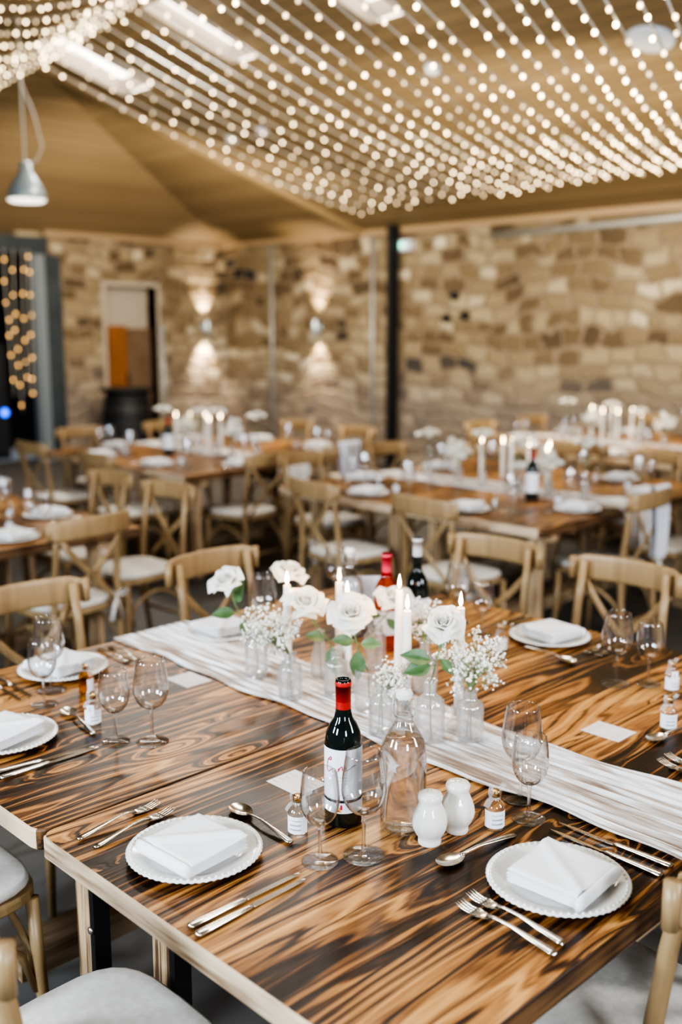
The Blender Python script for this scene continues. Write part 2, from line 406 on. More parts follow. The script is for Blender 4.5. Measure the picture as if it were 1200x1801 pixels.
# door
door = MB().box(dx0, dx1, YW+.24, YW+.27, 0, ztr).build('door_1', M['transom'], kind='structure')
lf = MB().box(dx0+.04, dx0+.34, YW+.02, YW+.08, 0, 1.74).box(dx0+.07, dx0+.31, YW+.005, YW+.02, .25, .8).box(dx0+.07, dx0+.31, YW+.005, YW+.02, .95, 1.6).build('door_leaf', M['door_wood'], door)
MB().box(dx0+.38, dx1-.04, YW+.1, YW+.16, 0, 1.7).build('door_panel', noisy('brown_panel', (.13, .08, .045), (.18, .12, .075), 5, .6), door)
MB().box(dx0-.05, dx0, YW-.02, YW+.2, 0, ztr+.06).box(dx1, dx1+.05, YW-.02, YW+.2, 0, ztr+.06).box(dx0, dx1, YW-.02, YW+.2, ztr, ztr+.06).build('door_frame', M['transom'], door)
MB().tube([(dx0+.31, YW-.03, .95), (dx0+.31, YW-.03, 1.1)], .012).build('handle', M['steel'], door)
# ceilings: main slope C and hip slope A meeting along the hip line; rising to a ridge
XR = 2.6
def hipY(X): return YW-HR*(XW-X)
KAz = SC/HR
def slopeC(mb, dz, flip):
    # polygon in plan, with the three skylight holes cut as strips along Y
    sk = [(5.38, 5.72), (7.05, 7.37), (8.6, 9.1)]; X0s, X1s = 5.0, 5.92
    ys = [-3]+[v for p in sk for v in p]
    def quad(x0, x1, y0, y1, hip=False):
        a = (x0, y0, zC(x0)+dz); b = (x1, y0, zC(x1)+dz)
        c = (x1, hipY(x1) if hip else y1, zC(x1)+dz); d = (x0, hipY(x0) if hip else y1, zC(x0)+dz)
        mb.add([a, b, c, d], [(0, 1, 2, 3) if flip else (3, 2, 1, 0)], False)
    quad(X1s, XW+.1, -3, 0, True); quad(XR, X0s, -3, 0, True)
    last = -3
    for y0, y1 in sk: quad(X0s, X1s, last, y0); last = y1
    quad(X0s, X1s, last, 0, True)
    quad(-3.0, XR, -3, 0) if False else None
    # opposite slope falling toward the camera side
    z0 = zC(XR)+dz; zz = z0-SC*(XR+3)
    mb.add([(-3, -3, zz), (XR, -3, z0), (XR, hipY(XR), z0), (-3, YW-.5, zz)], [(0, 1, 2, 3) if flip else (3, 2, 1, 0)], False)
mb = MB(); slopeC(mb, 0, False); struct(mb, 'ceiling', M['ceilC'])
mb = MB()
def zA(Y): return EV+KAz*(YW-Y)
mb.add([(XW, YW, EV), (XR, hipY(XR), zC(XR)), (XR, YW, EV), (-3, YW, EV), (-3, hipY(XR), zC(XR))], [(0, 1, 2), (1, 4, 3, 2)], False)
struct(mb, 'ceiling', M['ceilA'])
for i, (y0, y1) in enumerate([(5.38, 5.72), (7.05, 7.37), (8.6, 9.1)]):
    z0, z1 = zC(5.0), zC(5.92)
    wn = MB().add([(5.0, y0, z0+.16), (5.92, y0, z1+.16), (5.92, y1, z1+.16), (5.0, y1, z0+.16)], [(3, 2, 1, 0)], False).build('window_%d' % (i+1), M['sky'], kind='structure')
    fr = MB()
    for (a, b, c, d) in ((5.0, y0, 5.92, y0), (5.0, y1, 5.92, y1), (5.0, y0, 5.0, y1), (5.92, y0, 5.92, y1)):
        fr.add([(a, b, zC(a)), (c, d, zC(c)), (c, d, zC(c)+.17), (a, b, zC(a)+.17)], [(0, 1, 2, 3)], False)
    fr.build('window_reveal', M['transom'], wn)
# rafter of the portal frame (fairy light edge) and column
RY = 9.3
mb = MB(); mb.add([(XR, RY, zC(XR)-.06), (XW, RY, zC(XW)-.05), (XW, RY+.1, zC(XW)-.05), (XR, RY+.1, zC(XR)-.06), (XR, RY, zC(XR)), (XW, RY, zC(XW)), (XW, RY+.1, zC(XW)), (XR, RY+.1, zC(XR))],
    [(0, 1, 2, 3), (7, 6, 5, 4), (0, 4, 5, 1), (1, 5, 6, 2), (2, 6, 7, 3), (3, 7, 4, 0)], False)
struct(mb, 'trim_4', plain('rafter_board', (.36, .26, .14), .5))
cy = 9.42*math.tan(AZ-math.atan(88/1800.))
struct(MB().box(9.36, 9.40, cy-.035, cy+.035, 0, 2.93).box(9.46, 9.5, cy-.035, cy+.035, 0, 2.93).box(9.40, 9.46, cy-.01, cy+.01, 0, 2.93).box(9.34, 9.52, cy-.08, cy+.08, 0, .02), 'trim_5', M['dark'])
# eave board along both walls
struct(MB().box(XW-.06, XW, -3, YW, EV-.05, EV+.06), 'trim_6', plain('eave_board', (.40, .28, .16), .6))
struct(MB().box(fx1, XW-.06, YW-.06, YW, EV-.05, EV+.06), 'trim_7', plain('eave_board_left', (.34, .24, .14), .6))
# conduits on the walls
def on_right(x, y): q, h = ray(x, y); t = (XW-.03)/q.x; return Vector((XW-.03, t*q.y, CH+t*q.z))
for i, px in enumerate((478, 655)):
    p = on_right(px, 575)
    tag(MB().tube([(XW-.025, p.y, .05), (XW-.025, p.y, 2.85)], .025, 8).build('wall_conduit', M['conduit']),
        ['pale vertical conduit pipe between the two wall lights', 'pale vertical conduit pipe just left of the dark steel column'][i], 'pipe')
X = px_on_left(277)
tag(MB().tube([(X+.06, YW-.03, .05), (X+.06, YW-.03, 1.75)], .035, 8).box(X+.02, X+.1, YW-.06, YW, 1.0, 1.12).box(X+.02, X+.1, YW-.06, YW, 1.65, 1.75).build('wall_conduit', M['conduit']), 'grey pipe casing beside the brown door', 'pipe')
a, b = on_right(865, 415), on_right(1215, 378)
tag(MB().tube([(XW-.03, a.y, a.z), (XW-.03, b.y-1, b.z)], .035, 8).build('cable_tray', M['conduit']), 'grey horizontal cable tray high on the right stone wall', 'pipe')
p = on_right(712, 432)
e = thing('exit_light', 'small green glowing light above the dark steel column', 'light', p)
MB().box(-.06, .02, -.14, .1, -.06, .06).build('housing', M['white'], e); MB().ball((-.07, -.02, 0), .035).build('lamp', M['led_green'], e)
p = on_right(800, 540)
for k, (dx, dz) in enumerate(((0, .13), (.12, -.13), (-.16, -.1))):
    tag(MB().lathe([(0, 0), (.05, 0), (.05, .06), (.025, .07), (.025, .12), (0, .12)], 10, Matrix.Translation((XW, p.y+dx, p.z+dz)) @ Matrix.Rotation(-PI/2, 4, 'Y')).build('wall_peg', M['dark']),
        ['uppermost of three dark pegs on the right stone wall', 'lower left of three dark pegs on the right stone wall', 'lower right of three dark pegs on the right stone wall'][k], 'peg', 'dark pegs on the right wall')
# wall lights
LM = emit('sconce_lamp', (1, .85, .65), 8)
def sconce(loc, nrm, label):
    rz = math.atan2(nrm[1], nrm[0])
    t = thing('wall_light', label, 'wall light', loc, rz, 'up and down wall lights')
    MB().lathe([(.045, -.10), (.05, -.09), (.05, .09), (.045, .10), (.038, .09), (.036, -.09), (.045, -.10)], 20, Matrix.Translation((.09, 0, 0))).build('body', M['sconce'], t)
    MB().box(0, .06, -.02, .02, -.03, .03).box(0, .015, -.045, .045, -.06, .06).build('bracket', M['sconce'], t)
    MB().lathe([(0, .04), (.032, .04), (.034, .075), (0, .085)], 12, Matrix.Translation((.09, 0, 0))).build('lamp', LM, t); MB().lathe([(0, -.04), (.032, -.04), (.034, -.075), (0, -.085)], 12, Matrix.Translation((.09, 0, 0))).build('lamp', LM, t)
    for sgn in (1, -1):
        L = bpy.data.lights.new('wall_light_beam', 'SPOT'); L.energy = 75; L.color = (1, .80, .58); L.spot_size = math.radians(78); L.spot_blend = .9; L.shadow_soft_size = .03
        o = bpy.data.objects.new('wall_light_beam', L); C.objects.link(o)
        o.location = Vector(loc)+Vector((nrm[0]*.13, nrm[1]*.13, sgn*.12)); d = Vector((-nrm[0]*.22, -nrm[1]*.22, sgn))
        o.rotation_euler = d.to_track_quat('-Z', 'Y').to_euler()
sconce((px_on_left(358), YW, CH+.0), (0, -1), 'lit wall light on the left stone wall beside the door')
p = on_right(560, 575); sconce((XW, p.y, CH), (-1, 0), 'lit wall light on the right stone wall left of the dark column')
# things on ceiling
n = Vector((SC, 0, 1)).normalized()
def on_ceil(x, y):
    q, h = ray(x, y); t = (EV+SC*XW-CH)/(q.z+SC*q.x); return Vector((0, 0, CH))+q*t
RC = Matrix.Rotation(math.atan(SC), 4, 'Y')
p = on_ceil(1145, 67)
tag(MB().lathe([(0, -.03), (.15, -.03), (.17, -.015), (.17, 0), (0, 0)], 28, Matrix.Translation(p) @ RC).build('ceiling_speaker', M['white']), 'round white speaker disc on the sloping board ceiling', 'speaker')
for k, (x, y) in enumerate(((408, 243), (462, 228), (762, 118))):
    p = on_ceil(x, y)
    tag(MB().lathe([(0, -.05), (.05, -.05), (.07, 0), (0, 0)], 14, Matrix.Translation(p) @ RC).build('ceiling_spotlight', M['white']), ['small white ceiling spotlight, left of the nearby pair', 'small white ceiling spotlight, right of the nearby pair', 'small white ceiling spotlight alone among the fairy lights'][k], 'spotlight', 'ceiling spotlights')
# pendant lamp
pp = at_f(47, 345, 9.4)
t = thing('pendant_lamp', 'metal pendant lamp hanging over the tables at far left', 'lamp', pp)
hz = EV+KAz*(YW-pp.y)-pp.z
MB().lathe([(.012, .30), (.05, .28), (.06, .2), (.09, .16), (.13, .10), (.165, .02), (.17, -.03), (.16, -.03), (.15, .02), (.11, .10)], 28).build('lamp_shade', M['shade'], t)
MB().lathe([(0, .03), (.05, .02), (.13, -.02), (.165, -.035), (.14, -.05), (0, -.06)], 24).build('diffuser', M['shade_in'], t)
MB().tube([(0, 0, .3), (0, 0, hz)], .008, 6).build('cable', M['cable'], t)
MB().tube([(0, 0, .28), (.07, -.08, .30), (.11, -.12, .42), (.06, -.08, .7), (0, 0, .95)], .006, 6).build('flex_loop', M['cable'], t)
# speaker / barrel and hanging curtain lights in far-left doorway
bx = px_on_left(168); 
t = thing('barrel_table', 'dark barrel standing in front of the brown door', 'barrel', (bx, YW-.7, 0))
MB().lathe([(0, 0), (.26, 0), (.31, .25), (.33, .45), (.31, .65), (.27, .9), (0, .9)], 24).build('barrel', M['dark'], t)
for z, r in ((.12, .287), (.3, .32), (.6, .32), (.78, .296)): MB().lathe([(r, z-.02), (r+.006, z-.02), (r+.006, z+.02), (r, z+.02)], 24).build('hoop', M['steel'], t)
MB().lathe([(0, .9), (.34, .9), (.34, .94), (0, .94)], 24).build('top', M['dark'], t)
dvx = px_on_left(20)
tag(MB().box(dvx-.5, dvx+.15, YW+.5, YW+.95, 0, 1.5).box(dvx-.45, dvx+.1, YW+.47, YW+.5, .1, 1.4).box(dvx-.4, dvx+.05, YW+.55, YW+.9, 1.5, 1.56).build('loudspeaker_cabinet', M['dark']), 'black loudspeaker cabinet in the far left doorway', 'loudspeaker')
tag(MB().ball(at_X(2, 725, px_on_left(2)) - Vector((0, .1, 0)), .05).build('indicator_light', M['led_blue']), 'small blue glowing light at the far left edge', 'light')
def bulb_string(name, label, pts, spacing, mats, group, rad=.0095, hang=.02, cr=.0055, skip=None):
    P = [Vector(p) for p in pts]; o = P[0]
    t = thing(name, label, 'fairy lights', o, 0, group)
    MB().tube([p-o for p in P], cr, 5).build('cable', M['cable'], t)
    L = [0]
    for a, b in zip(P, P[1:]): L.append(L[-1]+(b-a).length)
    d = random.random()*spacing; c = 0
    while d < L[-1]:
        k = max(i for i in range(len(L)) if L[i] <= d); k = min(k, len(P)-2)
        q = P[k].lerp(P[k+1], (d-L[k])/(L[k+1]-L[k]))
        if inview(q, 20) and c < 100:
            m = random.choices(mats, (.42, .33, .25) if len(mats) == 3 else None)[0]
            ob = bpy.data.objects.new('bulb', bulbmesh(m, rad)); C.objects.link(ob); ob.parent = t
            ob.location = q-o+Vector((random.uniform(-.012, .012), random.uniform(-.012, .012), -hang*random.uniform(.3, 1))); c += 1
        d += spacing*random.uniform(.75, 1.25)
    return t
_bm = {}
def bulbmesh(m, rad):
    if (m.name, rad) not in _bm:
        b = MB().ball((0, 0, 0), rad, 8, 6, (1, 1, 1.15)); me = bpy.data.meshes.new('bulb'); me.from_pydata(b.v, [], b.f); me.polygons.foreach_set('use_smooth', b.sm); me.materials.append(m); _bm[(m.name, rad)] = me
    return _bm[(m.name, rad)]
def sag(a, b, s, n=14): return [a.lerp(b, i/n)-Vector((0, 0, s*4*(i/n)*(1-i/n))) for i in range(n+1)]
BM = [M['bulb1'], M['bulb2'], M['bulb3']]
# canopy strings: anchored on the eave line above the right wall, running up to the ridge line
NS = 26
ordn = ['first', 'second', 'third', 'fourth', 'fifth', 'sixth', 'seventh', 'eighth', 'ninth', 'tenth', 'eleventh', 'twelfth', 'thirteenth', 'fourteenth', 'fifteenth', 'sixteenth', 'seventeenth', 'eighteenth', 'nineteenth', 'twentieth', 'twenty-first', 'twenty-second', 'twenty-third', 'twenty-fourth', 'twenty-fifth', 'twenty-sixth', 'twenty-seventh']
for i in range(NS):
    bxp = 640+i*27.5; byp = 376-(bxp-640)*.142
    txp = -158+(bxp-640)*1.94+random.uniform(-12, 12); typ = 0.
    A_ = at_X(bxp, byp, 9.0-.0*i)
    # clip top at the swag on the left
    tx, ty = txp, typ
    if txp < 245:
        # intersection with swag line (-40,170)-(262,-20)
        sx0, sy0, sx1, sy1 = -40, 170, 262, -20
        m1 = (byp-typ)/(bxp-txp); m2 = (sy1-sy0)/(sx1-sx0)
        tx = (sy0-m2*sx0-typ+m1*txp)/(m1-m2); ty = typ+m1*(tx-txp)
        B_ = at_X(tx, ty, 4.6)
    else:
        B_ = at_X(tx, ty-0, 3.6); B_ = B_+(B_-A_)*.06
    bulb_string('fairy_light_string', 'warm white fairy light string under the ceiling, %s from the left edge of the canopy' % ordn[i], sag(A_, B_, .10), .225, BM, 'fairy light canopy strings')
for k in range(5):
    a = at_X(-60, 178-k*16, 4.6+.1*k); b = at_X(275+8*k, -22-10*k, 4.6+.05*k)
    bulb_string('fairy_light_swag', 'fairy light swag crossing the top left corner, %s from below' % ordn[k], sag(a, b, .05), .10, BM, 'swags of the top left corner')
for k in range(6):
    a = at_X(-40, 95-k*22, 4.3); b = at_X(150+25*k, 60-k*22, 4.3+.1*k)
    bulb_string('fairy_light_strand', 'short fairy light strand above the top left swags, %s from below' % ordn[k], sag(a, b, .08), .12, BM, 'strands above the swags')
for k, px in enumerate((6, 20, 34, 44)):
    X = px_on_left(px); top = 2.66
    pts = [(X+.02*math.sin(z*2+k), YW-.15, z) for z in [top-i*.2 for i in range(10 if k != 1 else 11)]]
    bulb_string('light_curtain_strand', 'amber curtain light strand in the far left doorway, %s from the left' % ordn[k], pts, .24, [M['bulbA']], 'amber curtain lights', .016)

# ------------------------------------------------------------------ tables
TX, TY0 = 1.956, .966                     # table top size along X, Y (two stand side by side)
def rrect(x0, x1, y0, y1, r, n=5):
    o = []
    for cx, cy, a in ((x1-r, y1-r, 0), (x0+r, y1-r, PI/2), (x0+r, y0+r, PI), (x1-r, y0+r, 1.5*PI)):
        for i in range(n+1): b = a+PI/2*i/n; o.append((cx+r*math.cos(b), cy+r*math.sin(b)))
    return o
def make_table(label, bracket=True):
    t = thing('trestle_table', label, 'table')
    hx, hy = TX/2, TY0/2
    o = []
    base = rrect(-hx, hx, -hy, hy, .03)
    mb = MB().slab(base, .705, .75, .005, None, 0, 1); mb.build('tabletop', [M['top'], M['edge'], M['side']], t)
    for sx in (-1, 1):
        for oy in (-.335, .335):
            X = sx*(hx-.2)
            mb = MB().box(X-.02, X+.02, oy-.036, oy+.036, 0, .705); mb.build('leg', M['leg'], t)
        X = sx*(hx-.2); s_ = sx
        MB().box(X-.035, X+.035, -.44, .44, .66, .704).build('leg_frame', M['leg'], t)
        for oy in (-.335, .335) if bracket else ():
            MB().box(X-.03, X+.01, oy-.054, oy-.0365, .02, .66).build('leg_bracket', M['steel'], t)
            MB().lathe([(0, 0), (.010, 0), (.008, .006), (0, .008)], 8, Matrix.Translation((X-.031, oy-.045, .42)) @ Matrix.Rotation(-PI/2, 4, 'Y')).build('bolt', M['bolt'], t)
    MB().box(-hx+.16, hx-.16, -.05, .05, .13, .20).build('stretcher', M['beam'], t)
    return t
XM0, YM0 = .874, .766
MCX, MCY = XM0+TX/2, YM0+TY0+.004
tab0 = make_table('near scorched pine trestle table with the wine bottle and water carafe on it')
PT_ = Proto(tab0)
def table_pair(cx, cy, l1, l2, g=None):
    PT_.put((cx, cy-TY0/2-.003, 0), 0, l1); PT_.put((cx, cy+TY0/2+.003, 0), 0, l2)
def centre_of(x0, y0): return (x0+TX/2, y0+TY0+.003)
T = {'main': centre_of(XM0, YM0), 'T2': centre_of(4.1, 2.8), 'T3': (2.78-TX/2, 4.22+TY0), 'T4': (3.95+TX/2, 5.5+TY0), 'T5': (7.80, 4.5)}
table_pair(*T['main'], 'near scorched pine trestle table with the wine bottle and water carafe on it', 'scorched pine trestle table adjoining the near table, amber bottle on its left end')
PT_ = Proto(make_table('', False))
table_pair(*T['T2'], 'scorched pine trestle table, front of the pair in the right middle distance', 'scorched pine trestle table, rear of the pair in the right middle distance')
table_pair(*T['T3'], 'scorched pine trestle table, front of the pair at the left frame edge', 'scorched pine trestle table, rear of the pair at the left frame edge')
table_pair(*T['T4'], 'scorched pine trestle table, front of the pair near the brown door', 'scorched pine trestle table, rear of the pair near the brown door')
table_pair(*T['T5'], 'scorched pine trestle table, front of the farthest pair at the right wall', 'scorched pine trestle table, rear of the farthest pair at the right wall')

# runner (gauze), local frame: origin at table centre top
def make_runner(name, label, cx, cy, x0, x1, fine):
    L = 1.95; rr = random.Random(3)
    ph = [rr.uniform(0, 6.28) for _ in range(12)]
    hy = TY0+.0055
    def fn(u, v):
        s = (v-.5)*2*(hy+.22)       # along Y, with drape past both ends
        e = .008*math.sin(s*9+ph[0])+.006*math.sin(s*23+ph[1])
        e2 = .008*math.sin(s*8+ph[2])+.006*math.sin(s*19+ph[3])
        x = (x0+e)*(1-u)+(x1+e2)*u
        z = .0045+.0032*math.sin(u*62+2.2*math.sin(s*2.1+ph[4])+ph[5])+.0022*math.sin(u*121+1.5*math.sin(s*3.3+ph[6]))+.001*math.sin(u*40+s*7)
        z = max(z, .0012)
        y = s
        if abs(s) > hy:
            d = abs(s)-hy; k = min(d/.012, 1)*1.57
            y = math.copysign(hy+.004+.008*math.sin(k)+z*.6, s); z = .006-d if d > .01 else .006-d*.4
        return (x, y, z)
    nu, nv = (150, 130) if fine else (40, 40)
    o = MB().grid(fn, nu, nv).build(name, M['gauze'])
    o.location = (cx, cy, .7502)
    md = o.modifiers.new('s', 'SOLIDIFY'); md.thickness = .0012; md.offset = 1
    return tag(o, label, 'table runner')
make_runner('table_runner', 'crinkled white gauze runner across the near table under the roses', *T['main'], 1.665-T['main'][0], 1.95-T['main'][0], True)
make_runner('table_runner', 'white gauze runner on the table in the right middle distance', *T['T2'], -.19, .12, False)
make_runner('table_runner', 'white gauze runner on the table near the brown door', *T['T4'], -.16, .14, False)
make_runner('table_runner', 'white gauze runner on the farthest table at the right wall', *T['T5'], -.16, .14, False)

# ------------------------------------------------------------------ chairs
def arc_pts(a, b, bow, n=8): 
    a, b, bow = Vector(a), Vector(b), Vector(bow)
    return [a.lerp(b, i/n)+bow*4*(i/n)*(1-i/n) for i in range(n+1)]
def make_chair():
    t = thing('crossback_chair', '', 'chair')
    def seat_out(k, n=28):
        o = []
        for i in range(n):
            a = 2*PI*i/n; c, s = math.cos(a), math.sin(a); e = .55
            x = math.copysign(abs(c)**e, c)*.212; y = math.copysign(abs(s)**e, s)*.205
            x *= 1-.09*(1-(y/.205))*.5*1.0
            o.append((x*k, y*k))
        return o
    MB().slab(seat_out(1), .425, .452, .006).build('seat', M['chair'], t)
    MB().slab(seat_out(.96), .4525, .478, .010, dome=.012).build('seat_cushion', M['cushion'], t)
    for s in (-1, 1):
        pts = [(s*.185, -.245, 0), (s*.182, -.215, .2), (s*.178, -.200, .43), (s*.172, -.203, .58), (s*.168, -.222, .74), (s*.166, -.245, .875)]
        MB().tube(pts, [.0135, .015, .0165, .0165, .016, .0145], 10, flat=(1, 1)).build('back_post', M['chair'], t)
        MB().tube([(s*.195, .185, 0), (s*.185, .172, .22), (s*.178, .165, .43)], [.012, .0155, .0165], 10).build('front_leg', M['chair'], t)
    def rail(u, v):
        # closed loop cross-section v around, u along
        X = (u-.5)*.42; k = abs(u-.5)*2
        yc = -.262-.036*(1-k*k)+(.016 if k > .96 else 0); zc = .845+.004*(1-k*k)
        hh = .047*(1-.25*max(0, (k-.85)/.15)); th = .010
        a = 2*PI*v; c, s = math.cos(a), math.sin(a); e = .5
        return (X, yc+math.copysign(abs(c)**e, c)*th, zc+math.copysign(abs(s)**e, s)*hh)
    mb = MB().grid(rail, 22, 14); 
    for u in (0, 1): mb.add([rail(u, v/14.) for v in range(14)], [tuple(range(14)) if u else tuple(range(13, -1, -1))], False)
    for s in (-1, 1): mb.tube([(s*.212, -.243, .805), (s*.212, -.243, .885)], .014, 8)
    mb.build('crest_rail', M['chair'], t)
    for s in (-1, 1):
        P = [(s*.165, -.262, .80), (s*.135, -.262, .755), (s*.07, -.255, .68), (-s*.02, -.242, .60), (-s*.10, -.225, .52), (-s*.155, -.212, .45)]
        P = [(p[0], p[1]+(.006 if s > 0 else -.006), p[2]) for p in P]
        MB().tube(P, .013, 8, flat=(.42, 1.15), up=(1, 0, 0)).build('cross_brace', M['chair'], t)
    # bentwood hoop braces under the seat and side stretchers
    MB().tube([(-.182, .165, .2)]+arc_pts((-.16, .16, .3), (.16, .16, .3), (0, 0, .07), 8)+[(.182, .165, .2)], .009, 8, up=(0, 1, 0)).build('arch_brace', M['chair'], t)
    for s in (-1, 1):
        MB().tube([(s*.183, .16, .2)]+arc_pts((s*.18, .13, .3), (s*.18, -.17, .3), (0, 0, .07), 8)+[(s*.18, -.205, .2)], .009, 8, up=(1, 0, 0)).build('arch_brace', M['chair'], t)
    for z in (.16,): MB().tube([(-.18, -.215, z+.03), (.18, -.215, z+.03)], .009, 8).build('stretcher', M['chair'], t)
    return t
ch0 = make_chair(); PC = Proto(ch0)
RZ = {'+Y': 0, '+X': -PI/2, '-Y': PI, '-X': PI/2}
def chair(x, y, face, label, dr=0): return PC.put((x, y, 0), RZ[face]+dr, label)
chair(.81, 1.45, '+X', 'crossback oak chair with cream seat in the bottom left corner, tucked under the table')
chair(.835, 2.21, '+X', 'crossback oak chair at the left frame edge beside the near plate row', .03)
chair(1.585, .915, '+Y', 'crossback oak chair at the bottom right corner, below the right plate')
chair(1.53, 2.765, '-Y', 'crossback oak chair behind the amber mini bottle, far side of the near table')
chair(2.285, 2.745, '-Y', 'crossback oak chair behind the leftmost white rose', .06)
chair(2.97, 2.40, '-X', 'crossback oak chair behind the two back wine glasses, right of the candles', .03)
chair(2.975, 1.83, '-X', 'crossback oak chair behind the back right plate of the near table')
# T3
chair(2.33, 4.25, '+Y', 'crossback oak chair seen from behind at the left table, sash on its leg', .1)
chair(1.62, 4.25, '+Y', 'crossback oak chair at the far left edge of the left table')
chair(2.92, 4.55, '-X', 'crossback oak chair at the right end of the left table, nearer one', .05)
chair(2.93, 5.15, '-X', 'crossback oak chair at the right end of the left table, farther one')
chair(2.2, 6.27, '-Y', 'crossback oak chair on the far side of the left table')
# T2
chair(4.05, 4.06, '+X', 'crossback oak chair in the middle distance, straight above the rose wine bottle', -.12)
chair(4.06, 3.28, '+X', 'crossback oak chair at the right middle table, above the dark capped bottle', -.05)
chair(4.80, 2.86, '+Y', 'crossback oak chair on the near right side of the right middle table', .05)
chair(5.52, 2.86, '+Y', 'crossback oak chair at the right frame edge of the right middle table')
chair(4.62, 4.82, '-Y', 'crossback oak chair on the far left side of the right middle table', .05)
chair(5.42, 4.80, '-Y', 'crossback oak chair on the far left side of the right middle table, behind the candles')
chair(6.11, 4.15, '-X', 'crossback oak chair behind the right middle table candles, left one')
chair(6.11, 3.40, '-X', 'crossback oak chair behind the right middle table candles, right one')
# T4
chair(3.88, 6.05, '+X', 'crossback oak chair on the left side of the door table, nearer one')
chair(3.88, 6.95, '+X', 'crossback oak chair on the left side of the door table, farther one')
chair(4.45, 5.50, '+Y', 'crossback oak chair on the near side of the door table, left one', .08)
chair(5.25, 5.50, '+Y', 'crossback oak chair on the near side of the door table, right one', -.05)
chair(5.93, 6.1, '-X', 'crossback oak chair on the right side of the door table, nearer one')
chair(5.93, 6.85, '-X', 'crossback oak chair on the right side of the door table, farther one')
chair(4.45, 7.42, '-Y', 'crossback oak chair on the far side of the door table, left one')
chair(5.3, 7.42, '-Y', 'crossback oak chair on the far side of the door table, right one')
# between T4 and T2 right of centre and T5
chair(6.80, 4.12, '+X', 'crossback oak chair on the left side of the farthest table, right one')
chair(6.80, 4.98, '+X', 'crossback oak chair on the left side of the farthest table, left one')
chair(7.3, 3.62, '+Y', 'crossback oak chair on the near side of the farthest table, left one')
chair(8.1, 3.62, '+Y', 'crossback oak chair on the near side of the farthest table, right one')
chair(7.3, 5.40, '-Y', 'crossback oak chair on the far side of the farthest table, left one')
chair(8.1, 5.40, '-Y', 'crossback oak chair on the far side of the farthest table, right one')
chair(8.82, 4.12, '-X', 'crossback oak chair against the right stone wall, right one')
chair(8.82, 4.98, '-X', 'crossback oak chair against the right stone wall, left one')
# sashes and ties
def sash(loc, rz, label, w=.2, L=.42):
    def fn(u, v):
        s = v*2-1; d = abs(s)*L
        return ((u-.5)*w*(1-.3*abs(s))+.01*math.sin(v*9), (.016+.006*math.sin(u*20))*(1 if s > 0 else -1)*min(1, d/.02), -max(0, d-.02)+.006*(1-abs(s))+.0)
    o = MB().grid(fn, 14, 24).build('chair_sash', noisy('sash_cloth', (.74, .74, .80), (.66, .66, .72), 40, .9)); o.location = loc; o.rotation_euler.z = rz
    return tag(o, label, 'sash')
def bow(loc, rz, label):
    mb = MB(); mb.ball((0, 0, 0), .012)
    for s in (-1, 1):
        mb.tube([(0, 0, 0), (s*.03, -.01, .025), (s*.055, -.01, .02), (s*.05, 0, -.005), (0, 0, 0)], .006, 6, flat=(1.6, .5))
        mb.tube([(0, 0, 0), (s*.015, -.01, -.05), (s*.03, -.005, -.12)], .007, 6, flat=(1.6, .4))
    o = mb.build('cushion_tie', M['cushion']); o.location = loc; o.rotation_euler.z = rz
    return tag(o, label, 'ribbon tie')
bow((2.50, 4.045, .49), 0, 'white cushion tie bow on the chair at the left table')
bow((3.925, 3.11, .50), -PI/2, 'white cushion tie bow right of the dark capped bottle')
bow((3.925, 4.23, .50), -PI/2, 'white cushion tie bow on the chair above the rose wine')
bow((4.98, 2.63, .5), 0, 'white cushion tie bow on the chair at the right middle table')
sash((4.9, 2.6-.0, .905), .05, 'pale lilac sash over the chair back of the right middle table', .16, .4)
sash((5.2, 5.21, .905), -.05, 'pale lilac sash over a chair back at the door table', .2, .42)

